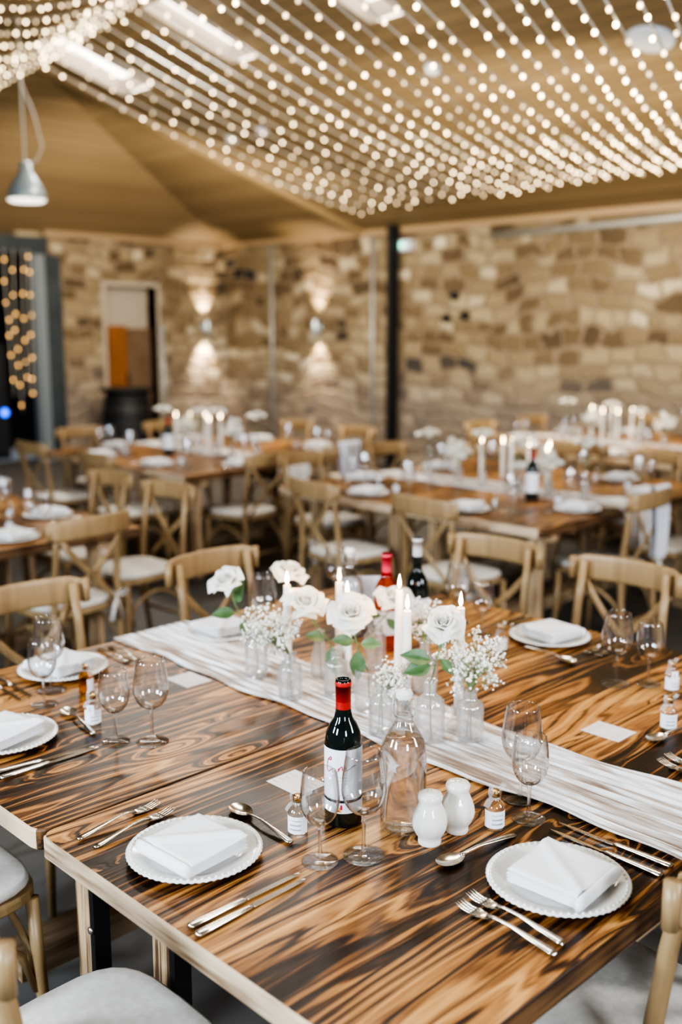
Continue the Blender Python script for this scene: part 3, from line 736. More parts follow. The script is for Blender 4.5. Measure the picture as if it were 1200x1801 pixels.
# ------------------------------------------------------------------ tableware prototypes
def make_plate():
    t = thing('dinner_plate', '', 'plate')
    def mod(r, a, z, k):
        if r > .118: return r*(1+.007*abs(math.sin(a*30))), z+.0008*math.cos(a*60)
        return r, z
    MB().lathe([(0, .003), (.075, .003), (.08, 0), (.084, 0), (.09, .004), (.105, .009), (.124, .0125), (.1265, .0145), (.124, .0165), (.115, .0145), (.104, .012), (.09, .0068), (.08, .0055), (0, .0055)], 120, mod=mod).build('dish', M['plate'], t)
    mb = MB()
    for i in range(60):
        a = 2*PI*i/60; mb.ball((.1185*math.cos(a), .1185*math.sin(a), .0158), .0032, 5, 3)
    mb.build('beaded_rim', M['plate'], t, None)
    return t
def napkin_mesh(seed, w=.150, d=.142):
    rr = random.Random(seed); mb = MB()
    N = 5; th = .0052
    for j in range(N):
        z0 = j*th; dx, dy = rr.uniform(-.003, .003), rr.uniform(-.002, .002); wj = w*(1-.004*(N-1-j)+rr.uniform(-.028, .004)); dj = d*(1+rr.uniform(-.015, .0))
        top = j == N-1
        def prof(u, v):
            # u across 0..1 , v around thickness loop
            return 0
        nu, nv = 22, 22
        def fn(side):
            def g(u, v):
                x = (u-.5)*wj; y = (v-.5)*dj; ex = min(u, 1-u, v, 1-v)
                rnd = 1-(1-min(ex/.05, 1))**2
                lift = .010*(u**2)*(v**1.5)*(j+1)/N+.004*math.sin(u*4+1)*v*(j/N)
                ridge = .006*math.exp(-((u-v*.75-.1)/.10)**2)*(j/(N-1.)) if j else 0
                cx = rr_dx+x*(1-.04*(1-rnd)); cy = rr_dy+y*(1-.04*(1-rnd))
                return (cx, cy, z0+th/2+lift+ridge+side*th/2*.98*rnd)
            return g
        rr_dx, rr_dy = dx, dy
        mb.grid(fn(1), nu, nv)
        s2 = fn(-1); mb.grid(lambda u, v: s2(1-u, v), nu, nv)
        # rim strip
    # rounded fold wrapping the layers on one side
    H = N*th
    pts = [(x, -d/2-.001+.0, H/2+.0005+.0) for x in [(-.5+i/12.)*w*.985 for i in range(13)]]
    mb.tube(pts, [H/2*(1.02 if 0 < i < 12 else .86) for i in range(13)], 14, flat=(.62, 1.0), up=(0, 0, 1))
    pts = [(-w/2+.001, y, H/2) for y in [(-.5+i/10.)*d*.9 for i in range(11)]]
    return mb
def make_napkin(seed=1):
    o = napkin_mesh(seed).build('folded_napkin', M['napkin']); tag(o, '', 'napkin'); return o
def make_glass(H, R, name='wine_glass'):
    t = thing(name, '', 'wine glass')
    k = H/.205; zb = .085*k
    pr_ = [(.004, zb), (.012, zb+.002), (.024, zb+.010), (.033, zb+.024), (.0375, zb+.042), (.0378, zb+.056), (.036, zb+.078), (.033, zb+.1), (.0305, H)]
    pr_ = [(r*R/.0378, z) for r, z in pr_]
    # smooth the profile
    def cr(P, n=3):
        out = []
        for i in range(len(P)-1):
            p0, p1, p2, p3 = P[max(i-1, 0)], P[i], P[i+1], P[min(i+2, len(P)-1)]
            for s in range(n):
                q = s/n; f = lambda a, b, c, d: .5*((2*b)+(-a+c)*q+(2*a-5*b+4*c-d)*q*q+(-a+3*b-3*c+d)*q**3)
                out.append((f(p0[0], p1[0], p2[0], p3[0]), f(p0[1], p1[1], p2[1], p3[1])))
        return out+[P[-1]]
    bowl = cr(pr_)
    inner = [(max(r-.0011, .0), z+(.001 if i < 4 else 0)) for i, (r, z) in enumerate(bowl)]
    MB().lathe([(0, zb+.0005)]+bowl+[(bowl[-1][0]-.0005, H+.0006)]+inner[::-1]+[(0, zb+.0025)], 40).build('bowl', M['wg'], t)
    MB().lathe([(0, .004), (.0062, .0075), (.0042, .016), (.0036, .03), (.0036, zb-.02), (.0045, zb-.006), (.009, zb+.002), (0, zb+.0015)], 20).build('stem', M['wgs'], t)
    F = .0345*R/.0378+.001
    MB().lathe([(0, 0), (F-.001, 0), (F, .001), (F-.001, .0022), (F*.6, .003), (.012, .0055), (.006, .008), (0, .008)], 40).build('foot', M['wgs'], t)
    return t
# cutlery: local +Y from handle end to tip
def make_fork():
    t = thing('table_fork', '', 'fork')
    MB().tube([(0, 0, .004), (0, .01, .005), (0, .05, .0085), (0, .09, .0125), (0, .12, .012), (0, .138, .008)], [.0055, .0075, .006, .0036, .0036, .007], 10, flat=(1, .42)).build('handle', M['metal'], t)
    def pl(u, v):
        s = v; w = .0118*(.45+.55*min(1, s*1.9)); return ((u-.5)*2*w, .134+s*.030, .0075-.003*math.sin(s*2.2)+.0016*(1-(2*u-1)**2)*-1)
    mb = MB().grid(pl, 8, 8).grid(lambda u, v: tuple(Vector(pl(1-u, v))-Vector((0, 0, .0016))), 8, 8); mb.build('head', M['metal'], t)
    for i in range(4):
        x = (-1.5+i)*.0062
        MB().tube([(x, .160, .0042), (x, .175, .0035), (x, .19, .0055), (x, .2, .0085)], [.0019, .0017, .0015, .0009], 6, flat=(1, .8)).build('tine', M['metal'], t)
    return t
def make_knife():
    t = thing('table_knife', '', 'knife')
    MB().tube([(0, 0, .005), (0, .004, .005), (0, .03, .0052), (0, .08, .0052), (0, .112, .005), (0, .12, .004)], [.006, .0082, .0078, .0062, .0056, .004], 12, flat=(1, .58)).build('handle', M['metal'], t)
    L = [(.116, .0045), (.125, .0085), (.15, .0095), (.19, .0102), (.215, .0095), (.232, .0065), (.242, .002)]
    vs = []
    for y, w in L: vs += [(-w*.55, y, .0046), (w*.45, y, .0036), (-w*.55, y, .0022), (w*.45, y, .0031)]
    fs = []
    for k in range(len(L)-1):
        a = k*4; fs += [(a, a+1, a+5, a+4), (a+2, a+6, a+7, a+3), (a, a+4, a+6, a+2), (a+1, a+3, a+7, a+5)]
    fs += [(0, 2, 3, 1), (len(vs)-4, len(vs)-3, len(vs)-1, len(vs)-2)]
    MB().add(vs, fs, False).build('blade', M['metal'], t)
    return t
def make_spoon():
    t = thing('dessert_spoon', '', 'spoon')
    MB().tube([(0, 0, .004), (0, .008, .0045), (0, .05, .0085), (0, .10, .0125), (0, .13, .010), (0, .142, .008)], [.0055, .0075, .0058, .0034, .0032, .0045], 10, flat=(1, .42)).build('handle', M['metal'], t)
    def bw(off):
        def g(u, v):
            a = 2*PI*u; r = v; x = .0205*r*math.sin(a)*(1-.12*math.cos(a)); y = .168-.031*r*math.cos(a)
            return (x, y, .0085-.0075*(1-r*r)+off)
        return g
    MB().grid(bw(.0), 24, 8).grid(lambda u, v: bw(-.0009)(1-u, v), 24, 8).build('bowl', M['metal'], t)
    return t
def make_mini(liquid=None):
    t = thing('mini_bottle', '', 'mini bottle')
    MB().lathe([(0, .0005), (.017, .0005), (.0195, .003), (.0195, .046), (.018, .053), (.011, .060), (.008, .064), (.008, .071), (0, .071)], 28).build('glass_body', liquid or M['clear'], t)
    MB().lathe([(0, .0685), (.0092, .0685), (.0092, .080), (.0085, .0815), (0, .0815)], 20).build('cap', M['gold'], t)
    lb = MB(); n = 16
    lb.grid(lambda u, v: (.0199*math.cos(-PI*1.2+u*PI*.95), .0199*math.sin(-PI*1.2+u*PI*.95), .009+v*.035), n, 2); l = lb.build('label', M['label'], t)
    sq = MB(); rr = random.Random(5)
    for row in range(3):
        a = -2.75; z = .036-row*.009
        pts = []
        for i in range(26):
            pts.append((.0203*math.cos(a+i*.045), .0203*math.sin(a+i*.045), z+.0022*math.sin(i*2.1+row)*(1 if row else .4)))
        sq.tube(pts, .00035, 4)
    sq.build('lettering', M['ink_grey'], l)
    rb = MB()
    rb.lathe([(.0086, .063), (.0102, .065), (.0086, .069)], 16)
    rb.grid(lambda u, v: (.009+v*.020, (u-.5)*.012, .068+v*.020+.003*math.sin(v*5)), 3, 8)
    rb.grid(lambda u, v: (-.009-v*.014, (u-.5)*.014+.004*v, .066-v*.012+.003*math.sin(v*4)), 3, 8)
    rb.grid(lambda u, v: (-.010-.004*math.sin(v*3), .002+(u-.5)*.010, .066+v*.024), 3, 8)
    rb.build('ribbon', M['ribbon'], t)
    return t
PP = Proto(make_plate()); PN = Proto(make_napkin(2)); PG = Proto(make_glass(.203, .0420)); PGs = Proto(make_glass(.177, .0365))
PF = Proto(make_fork()); PK = Proto(make_knife()); PS = Proto(make_spoon()); PMn = Proto(make_mini()); PMw = Proto(make_mini(M['whisky']))
Z = .7502
def lay(proto, p0, p1, label, L):  # cutlery from handle end p0 to tip p1
    a = math.atan2(p1[1]-p0[1], p1[0]-p0[0])-PI/2
    return proto.put((p0[0], p0[1], Z), a, label)
# --- near table place settings
plates = [((1.045, 1.453), .12, (-1.5708+.05), 'near left', 'white beaded plate nearest the bottom left chair, napkin on it', 'folded white napkin on the plate nearest the bottom left chair'),
          ((1.440, .918), .0, .08, 'near right', 'white beaded plate at the lower right between forks and knives', 'folded white napkin on the lower right plate'),
          ((1.045, 2.215), .0, -1.35, 'left', 'white beaded plate cut by the left frame edge', 'folded white napkin on the plate cut by the left frame edge'),
          ((1.400, 2.560), .0, 3.3, 'far left', 'white beaded plate behind the amber mini bottle', 'folded white napkin on the plate behind the amber mini bottle'),
          ((2.655, 1.760), .0, 1.45, 'back right', 'white beaded plate at the back right edge of the near table', 'folded white napkin on the back right plate of the near table'),
          ((1.955, 2.53), .0, 3.1, 'back', 'white beaded plate behind the leftmost roses', 'folded white napkin on the plate behind the leftmost roses'),
          ((2.60, 2.40), .0, 1.6, 'back centre', 'white beaded plate behind the candles beside the dark capped bottle', 'folded white napkin beside the dark capped bottle')]
for (x, y), _, r, nm, lp, ln in plates:
    PP.put((x, y, Z), 0, lp); PN.put((x-.008, y-.01, Z+.0148), r, ln)
lay(PF, (.915, 1.652), (1.115, 1.672), 'silver fork farthest left of the near left plate', .2)
lay(PF, (.921, 1.602), (1.120, 1.628), 'silver fork touching the left rim of the near left plate', .2)
lay(PK, (.893, 1.264), (1.133, 1.262), 'silver knife right of the near left plate, upper one', .24)
lay(PK, (.887, 1.236), (1.126, 1.240), 'silver knife right of the near left plate, nearer the table edge end', .24)
lay(PS, (1.199, 1.355), (1.214, 1.548), 'silver spoon between the near left plate and the card', .2)
lay(PF, (1.291, .806), (1.300, 1.006), 'silver fork next to the left rim of the lower right plate', .2)
lay(PF, (1.258, .800), (1.264, 1.0), 'silver fork outermost left of the lower right plate', .2)
lay(PK, (1.634, .802), (1.632, 1.035), 'silver knife nearest the runner, right of the lower right plate', .24)
lay(PK, (1.592, .799), (1.596, 1.05), 'silver knife nearest the rim of the lower right plate', .24)
lay(PS, (1.528, 1.075), (1.350, 1.100), 'silver spoon below the shakers, beyond the lower right plate', .2)
lay(PK, (.93, 2.045), (1.11, 2.024), 'silver knife next to the plate cut by the left frame edge', .24)
lay(PK, (.935, 2.010), (1.173, 2.008), 'silver knife in front of the two left wine glasses', .24)
lay(PS, (1.212, 2.085), (1.245, 2.28), 'silver spoon behind the left plate, pointing at the clear mini bottle', .2)
lay(PK, (1.205, 2.66), (1.195, 2.42), 'dark reflecting knife at the left frame edge, upper one', .24)
lay(PK, (1.235, 2.665), (1.228, 2.43), 'dark reflecting knife beside the far left plate', .24)
lay(PF, (1.575, 2.66), (1.57, 2.46), 'silver fork right of the far left plate', .2)
lay(PF, (1.61, 2.66), (1.60, 2.46), 'silver fork between the far left plate and the runner', .2)
lay(PS, (2.52, 1.76), (2.50, 1.60), 'silver spoon in front of the back right plate', .2)
lay(PF, (2.80, 1.60), (2.62, 1.59), 'silver fork just right of the back right plate', .2)
lay(PF, (2.80, 1.565), (2.62, 1.555), 'silver fork farther right of the back right plate', .2)
lay(PK, (2.80, 1.93), (2.58, 1.925), 'silver knife left of the back right plate, upper one', .24)
lay(PK, (2.80, 1.96), (2.57, 1.96), 'silver knife left of the back right plate, lower one', .24)
lay(PF, (2.035, .86), (2.085, 1.055), 'silver fork at the right frame edge below the card, upper one', .2)
lay(PF, (1.99, .86), (2.045, 1.045), 'silver fork at the right frame edge below the card, lower one', .2)
lay(PS, (2.32, 1.085), (2.135, 1.122), 'silver spoon at the right frame edge beside the clear mini bottle', .2)
big = [((1.267, 1.229), 'wine glass in front of the red wine bottle label'), ((1.290, 1.952), 'larger wine glass of the left pair beside the small card'),
       ((1.668, 1.163), 'wine glass standing at the runner edge, behind the nearer right glass'),
       ((1.293, 2.437), 'wine glass behind the left pair, farther one by the far plate'), ((2.432, 1.393), 'large wine glass, left of the two on the back right of the near table'),
       ((2.025, 2.41), 'wine glass just behind the leftmost rose'), ((2.47, 2.54), 'wine glass left of the back carafe and table card'),
       ((2.585, 2.075), 'wine glass behind the front rose, left of the back pair')]
small = [((1.195, 1.271), 'small wine glass in front of the mini bottle and near card'), ((1.228, 2.013), 'smaller wine glass right of the clear mini bottle at left'),
         ((1.607, 1.099), 'small wine glass beside the ribboned mini bottle at right'), ((1.227, 2.353), 'wine glass left of the amber mini bottle'),
         ((2.496, 1.330), 'smaller wine glass, right of the two on the back right of the near table'), ((2.60, 1.235), 'wine glass cut by the right frame edge'),
         ((2.533, 1.935), 'wine glass behind the front rose, right of the back pair')]
for p, l in big: PG.put((*p, Z), random.random(), l)
for p, l in small: PGs.put((*p, Z), random.random(), l)
for p, l, r in [((1.235, 1.376), 'clear mini bottle beside the near card, behind the small wine glass', -.4), ((1.525, 1.122), 'clear ribboned mini bottle right of the two white shakers', .0),
                ((1.246, 2.144), 'clear mini bottle with white tag left of the left glass pair', .3), ((2.235, 1.131), 'clear mini bottle near the right frame edge beyond the card', -.2),
                ((2.49, 1.258), 'clear mini bottle behind another at the right frame edge', .1), ((2.442, 1.793), 'clear mini bottle left of the back right plate', .2)]:
    PMn.put((*p, Z), r, l)
PMw.put((1.352, 2.354, Z), 1.8, 'amber mini bottle with gold cap beside the far left plate')
# paper tags with a script letter on two of the mini bottles
def paper_tag(p, z, rz, label):
    t = thing('paper_tag', label, 'tag', (p[0], p[1], z), rz)
    q = MB().box(-.009, .009, -.0004, .0004, -.013, .013).build('card', M['label'], t)
    MB().tube([(.004, -.0007, .004), (.0, -.0007, .006), (-.003, -.0007, .002), (-.002, -.0007, -.003), (.002, -.0007, -.004), (.004, -.0007, -.001), (.001, -.0007, -.001)], .0005, 4).build('letter', M['ink_dark'], t)
    return t
cd = Vector((-fw[0], -fw[1]))
for p, zz, l in (((1.246, 2.144), .797, 'white paper tag on the left clear mini bottle'), ((2.49, 1.258), .80, 'white paper tag on the mini bottle at the right frame edge')):
    paper_tag((p[0]+cd[0]*.0235, p[1]+cd[1]*.0235), zz, AZ-PI/2, l)
# cards
def card(cx, cy, label):
    t = thing('menu_card', label, 'card', (cx, cy, Z+.0004), 0)
    MB().box(-.042, .042, -.052, .052, 0, .0006).build('card_stock', M['card'], t)
    mb = MB()
    for i in range(4):
        for s in (-1, 1):
            mb.box(-.028+i*.016-.0007, -.028+i*.016+.0007, s*.034-.011+.002*(i % 2), s*.034+.011-.002*(i % 3), .0006, .0008)
    mb.build('printed_lines', M['ink_grey'], t)
card(1.385, 1.546, 'printed card left of the red wine bottle'); card(2.119, 1.226, 'printed card on the right, beyond the runner'); card(1.611, 2.247, 'printed card on the left between glass and runner')

# shakers
def make_shaker(holes):
    t = thing('china_shaker', '', 'shaker')
    def mod(r, a, z, k):
        f = .035*min(1, max(0, (z-.012)/.02))*min(1, max(0, (.078-z)/.02)); return r*(1+f*(abs(math.cos(a*4))-.5)), z
    MB().lathe([(0, 0), (.0215, 0), (.0225, .003), (.0222, .009), (.0218, .013), (.027, .021), (.0322, .033), (.0338, .043), (.0325, .054), (.0285, .066), (.0240, .076), (.0220, .082), (.0222, .087), (.0238, .091), (.0240, .096), (.0215, .101), (.013, .1045), (0, .105)], 64, mod=mod).build('body', M['china'], t)
    mb = MB()
    for i in range(holes): a = 2*PI*i/holes; mb.ball((.006*math.cos(a), .006*math.sin(a), .1047), .0009, 5, 3)
    mb.build('pour_holes', M['dark'], t); return t
PSh = Proto(make_shaker(5))
PSh.put((1.392, 1.175, Z), .2, 'cream china shaker, nearer of the two beside the carafe'); PSh.put((1.466, 1.168, Z), .5, 'cream china shaker, farther of the two beside the carafe')

# wine bottle
WB = (1.335, 1.352)
def bottle_prof(R, H, neck=.0145, sh=.64):
    return [(0, .002), (R*.8, 0), (R*.97, .003), (R, .008), (R, H*sh-.035), (R*.985, H*sh-.02), (R*.9, H*sh), (R*.7, H*sh+.017), (R*.5, H*sh+.028), (neck+.001, H*sh+.042), (neck, H*sh+.055), (neck*.95, H-.016)]
def make_bottle(name, label, loc, R, H, glass, cap, capz, sh=.64):
    t = thing(name, label, 'bottle', (*loc, Z), AZ-PI)
    P = bottle_prof(R, H, sh=sh)
    MB().lathe(P+[(.0145, H-.015), (.0152, H-.008), (.0148, H-.001), (.0115, H), (.0095, H-.004), (.0095, H-.03), (0, H-.03)], 48).build('bottle_glass', glass, t)
    c0 = H-capz
    MB().lathe([(.0146, c0), (.0152, c0+.001), (.0148, H-.014), (.0160, H-.013), (.0162, H-.006), (.0156, H-.0045), (.0145, c0)], 40).build('foil_capsule', cap, t)
    return t
t = make_bottle('wine_bottle', 'red wine bottle with red foil neck and white label, front of the table', WB, .0372, .298, M['red_bottle'], M['redcap'], .078)
def wrap(R, z0, z1, a0, a1, off, n=30): return lambda u, v: ((R+off)*math.cos(a0+(a1-a0)*u), (R+off)*math.sin(a0+(a1-a0)*u), z0+(z1-z0)*v)
# the label faces local +X after rotation AZ-PI (towards the camera)
lab = MB().grid(wrap(.0372, .062, .165, -1.75, 1.75, .0004), 40, 3).build('main_label', M['label'], t)
lab2 = MB().grid(wrap(.0372, .034, .056, -1.75, 1.75, .0004), 40, 3).build('lower_label', M['label'], t)
MB().grid(wrap(.0372, .0595, .0615, -1.75, 1.75, .0005), 40, 1).build('label_stripe', M['ink_dark'], t)
def wr(pts, z0, a0, k=1., R=.0378):  # pts in metres on the label: x right (as seen), y up ; angle decreases? seen from +X, right is +Y
    return [(R*math.cos(a0+x*k/R), R*math.sin(a0+x*k/R), z0+y*k) for x, y in pts]
A0 = 0
def stroke(mb, pts, r=.0006):
    mb.tube(wr(pts, .062, A0), r, 5)
def bez(*P):
    out = []
    P = list(P)
    for i in range(len(P)-1):
        p0, p1, p2, p3 = P[max(i-1, 0)], P[i], P[i+1], P[min(i+2, len(P)-1)]
        for s in range(5):
            q = s/5; f = lambda a, b, c, d: .5*((2*b)+(-a+c)*q+(2*a-5*b+4*c-d)*q*q+(-a+3*b-3*c+d)*q**3)
            out.append((f(p0[0], p1[0], p2[0], p3[0]), f(p0[1], p1[1], p2[1], p3[1])))
    return out+[P[-1]]
m_ = MB()
stroke(m_, bez((-.031, .083), (-.027, .087), (-.025, .084), (-.028, .080), (-.032, .083)), .0010)
stroke(m_, bez((-.032, .083), (-.036, .072), (-.036, .060), (-.032, .0565), (-.027, .060), (-.024, .063)), .0009)
stroke(m_, bez((-.022, .065), (-.022, .058), (-.018, .058), (-.015, .064), (-.015, .058), (-.011, .060)), .0006)
m_.build('lettering', M['ink_red'], lab)
m_ = MB()
stroke(m_, bez((-.010, .066), (-.0095, .060), (-.009, .063), (-.005, .069), (-.002, .069), (-.002, .062)), .0010); m_.build('lettering', M['ink_red'], lab)
m_ = MB()
stroke(m_, bez((-.001, .062), (.002, .066), (.004, .070), (.006, .066), (.003, .064), (.006, .062), (.012, .064), (.020, .069), (.026, .070)), .0006)
for zz, w in ((.047, .02), (.040, .026), (.033, .016), (.010, .022), (.006, .018)): stroke(m_, [(-w/2+i*w/8, zz+.0001*(i % 2)) for i in range(9)], .00028)
m_.build('lettering', M['ink_dark'], lab)
e1 = MB()
def patch(mb, x0, x1, y0, y1): mb.add(wr([(x0, y0), (x1, y0), (x1, y1), (x0, y1)], .034, 0, 1, .0379), [(0, 1, 2, 3)], False)
patch(e1, -.013, -.008, .003, .008); patch(e1, -.006, -.002, .008, .018); e1.build('emblem', M['ink_red'], lab2)
e1 = MB(); patch(e1, -.010, -.006, .006, .013); patch(e1, -.008, -.004, .002, .006); e1.build('emblem', M['ink_orange'], lab2)
e1 = MB()
for i in range(4): patch(e1, .004, .024, .0035+i*.004, .0043+i*.004)
e1.build('small_print', M['ink_grey'], lab2)
# back bottles
t = make_bottle('rose_wine_bottle', 'pink capped rose wine bottle behind the peach rose', (2.219, 2.060), .038, .300, M['rose_wine'], M['pinkcap'], .075)
MB().grid(wrap(.038, .05, .125, -1.3, 1.5, .0005), 30, 2).build('main_label', M['label'], t)
t = make_bottle('dark_wine_bottle', 'dark wine bottle with white screw cap behind the candles', (2.405, 2.100), .0372, .315, M['red_bottle'], M['whitecap'], .062, .55)
MB().grid(wrap(.0372, .05, .12, -1.3, 1.5, .0005), 30, 2).build('main_label', M['label'], t)

# swing-top carafe
def make_carafe(label, loc):
    t = thing('swing_top_carafe', label, 'carafe', (*loc, Z), AZ-PI+.0)
    prof = [(0, .003), (.036, 0), (.042, .002), (.0455, .008), (.0455, .150), (.0445, .165), (.040, .182), (.031, .198), (.022, .212), (.0165, .224), (.0145, .236), (.0145, .258), (.0165, .261), (.0165, .267), (.0145, .269)]
    MB().lathe(prof, 48).build('glass_body', M['clear'], t)
    MB().lathe([(0, .006), (.036, .006), (.0435, .012), (.0435, .150), (.0425, .164), (.038, .180), (.0345, .187), (0, .187)], 48).build('water', M['water'], t)
    MB().lathe([(0, .262), (.0145, .266), (.0165, .269), (.0165, .279), (.013, .284), (0, .285)], 28).build('stopper', M['china'], t)
    mb = MB()
    for s in (-1, 1): mb.tube([(0, s*.0165, .277), (.004, s*.021, .268), (.01, s*.023, .25), (.012, s*.019, .236), (.006, s*.0165, .232)], .0013, 6)
    mb.tube([(.0160*math.cos(a), .0160*math.sin(a), .234) for a in [i*PI/10 for i in range(20)]], .0012, 6, closed=True)
    mb.build('wire_bail', M['conduit'], t)
    st = []
    for i in range(10):
        a = PI/2+i*PI/5; r = .018 if i % 2 == 0 else .008; st.append((r*math.cos(a), r*math.sin(a)))
    s0 = MB(); vs = [(.0468*math.cos(-.55+x/.0468), .0468*math.sin(-.55+x/.0468), .145+y) for x, y in st]
    vs.append((.0475*math.cos(-.55), .0475*math.sin(-.55), .145)); s0.add(vs, [(i, (i+1) % 10, 10) for i in range(10)], False)
    s0.build('star_tag', M['ribbon'], t)
    return t
make_carafe('swing top water carafe right of the red wine bottle', (1.402, 1.253))
make_carafe('swing top carafe at the back in front of the table number card', (2.235, 2.235))
# table number card at back in a stand
p = un(628, 1112, .75); t = thing('table_number', 'white table number card behind the back carafe', 'sign', (2.36, 2.27, Z), AZ-PI/2)
MB().box(-.075, .075, 0, .003, .02, .165).build('card', M['label'], t)
MB().box(-.05, .05, -.02, .025, 0, .02).build('stand', M['white'], t)
MB().tube([(.018, -.001, .115), (.024, -.001, .130), (.036, -.001, .134), (.046, -.001, .124), (.044, -.001, .108), (.030, -.001, .090), (.020, -.001, .075), (.048, -.001, .075)], .0016, 5).build('number', M['ink_dark'], t)

# ------------------------------------------------------------------ vases, flowers, candles
def vase_prof(kind):
    if kind == 'cut': return [(0, .002), (.024, 0), (.0285, .004), (.029, .02), (.029, .07), (.027, .082), (.018, .09), (.0115, .096), (.0115, .115), (.0155, .122), (.0140, .1225), (.0095, .116), (.0095, .097), (.016, .087), (.0255, .079), (.0268, .07), (.0268, .008), (0, .006)]
    if kind == 'short': return [(0, .002), (.021, 0), (.0255, .004), (.026, .02), (.026, .068), (.024, .076), (.014, .082), (.0125, .088), (.0125, .098), (.016, .103), (.0145, .1035), (.0105, .097), (.0105, .086), (.022, .073), (.024, .066), (.024, .008), (0, .006)]
    if kind == 'slim': return [(0, .002), (.017, 0), (.0205, .004), (.021, .02), (.019, .05), (.013, .075), (.0105, .09), (.0105, .105), (.013, .11), (.0115, .1105), (.009, .104), (.009, .09), (.0115, .075), (.017, .05), (.019, .02), (.019, .008), (0, .006)]
    if kind == 'ribbed': return [(0, .002), (.024, 0), (.0275, .004), (.028, .02), (.028, .085), (.0285, .092), (.027, .0925), (.026, .085), (.026, .008), (0, .006)]
    if kind == 'plain': return [(0, .002), (.023, 0), (.0265, .004), (.027, .02), (.027, .075), (.0255, .083), (.019, .088), (.018, .1), (.0195, .104), (.018, .1045), (.0165, .099), (.0175, .087), (.0242, .08), (.025, .074), (.025, .008), (0, .006)]
def make_vase(kind):
    P = vase_prof(kind)
    Q = []
    for a, b in zip(P, P[1:]):
        n = max(1, int(math.hypot(b[0]-a[0], b[1]-a[1])/.006)); Q += [(a[0]+(b[0]-a[0])*i/n, a[1]+(b[1]-a[1])*i/n) for i in range(n)]
    Q.append(P[-1]); half = max(range(len(Q)), key=lambda i: Q[i][1])
    def mod(r, a, z, k):
        if k >= half or r < .019: return r, z
        if kind in ('cut', 'short'): return r*(1+.05*(abs(math.sin(a*5+z*110))+abs(math.sin(a*5-z*110))-1.1)), z
        if kind == 'ribbed': return r*(1+.035*math.cos(a*24)), z
        return r, z
    o = MB().lathe(Q, 100, mod=mod).build('bud_vase', M['vase']); return tag(o, '', 'vase')
PV = {k: Proto(make_vase(k)) for k in ('cut', 'short', 'slim', 'ribbed', 'plain')}
def rose_head(seed, R=.04, openk=1.):
    rr = random.Random(seed); mb = MB()
    def petal(th, r0, r1, h, w, curl, tip, zb, tw=0):
        def g(u, v):
            s = (u-.5)*2; ww = w*(math.sin(PI*(.22+.50*v))**.7)*(1-.18*max(0,v-.7)/.3)*(1-.0*v)
            a = th+s*ww+tw*v
            edge = 1-.25*s*s*v
            rad = r0+(r1-r0)*(v**.75)+curl*max(0, v-.55)**1.6*2.6*(1+.2*s*s)
            rad *= 1-.10*s*s*(1-v)
            z = zb+h*math.sin(min(1, v*.96)*PI/2)**.9-curl*max(0, v-.7)**1.5*1.8-.010*abs(s)**2.2*v+tip*v*(1-abs(s)*1.6)*(1 if abs(s) < .62 else 0)
            z += .0006*math.sin(s*4+th*3)*v
            return (rad*math.cos(a), rad*math.sin(a), z)
        n = 9; mb.grid(g, n, n)
    k = R/.04
    mb.lathe([(0, .004), (.006*k, .008), (.008*k, .02), (.006*k, .031), (0, .035)], 10)
    rings = [(3, .003, .0065, .036, 1.5, 0, 0, .004), (3, .005, .0105, .038, 1.35, .0005, 0, .002), (4, .006, .0155, .038, 1.15, .002, .001, .001), (4, .007, .0215, .037, 1.05, .006, .002, 0),
             (5, .008, .028, .033, .86, .012, .004, -.001), (5, .009, .0345, .026, .78, .018, .007, -.003)]
    th = rr.random()*6
    for i, (n, r0, r1, h, w, c, tp, zb) in enumerate(rings):
        for j in range(n):
            if i > 2 and rr.random() < .08: continue
            petal(th+2*PI*j/n+rr.uniform(-.15, .15), r0*k, r1*k*rr.uniform(.94, 1.06), h*k*rr.uniform(.93, 1.07)*(1.15-.15*openk), w*rr.uniform(.95, 1.15), c*k*openk*rr.uniform(.6, 1.4), tp*k, zb*k, rr.uniform(-.1, .1))
        th += 2*PI/n/2+.3
    return mb
def leaf_into(mb, p, d, L, W, droop=.3, nrm=None):
    d = Vector(d).normalized(); s = d.cross(nrm if nrm else Vector((0, 0, 1)))
    s = s.normalized() if s.length > .01 else Vector((1, 0, 0)); up = s.cross(d)
    def g(u, v):
        t_ = v; w = W*math.sin(PI*t_**.85)*(1-.15*t_); q = (u-.5)*2
        return tuple(Vector(p)+d*L*t_+s*q*w+up*(abs(q)*w*.35-droop*L*t_*t_*.5))
    mb.grid(g, 6, 10)
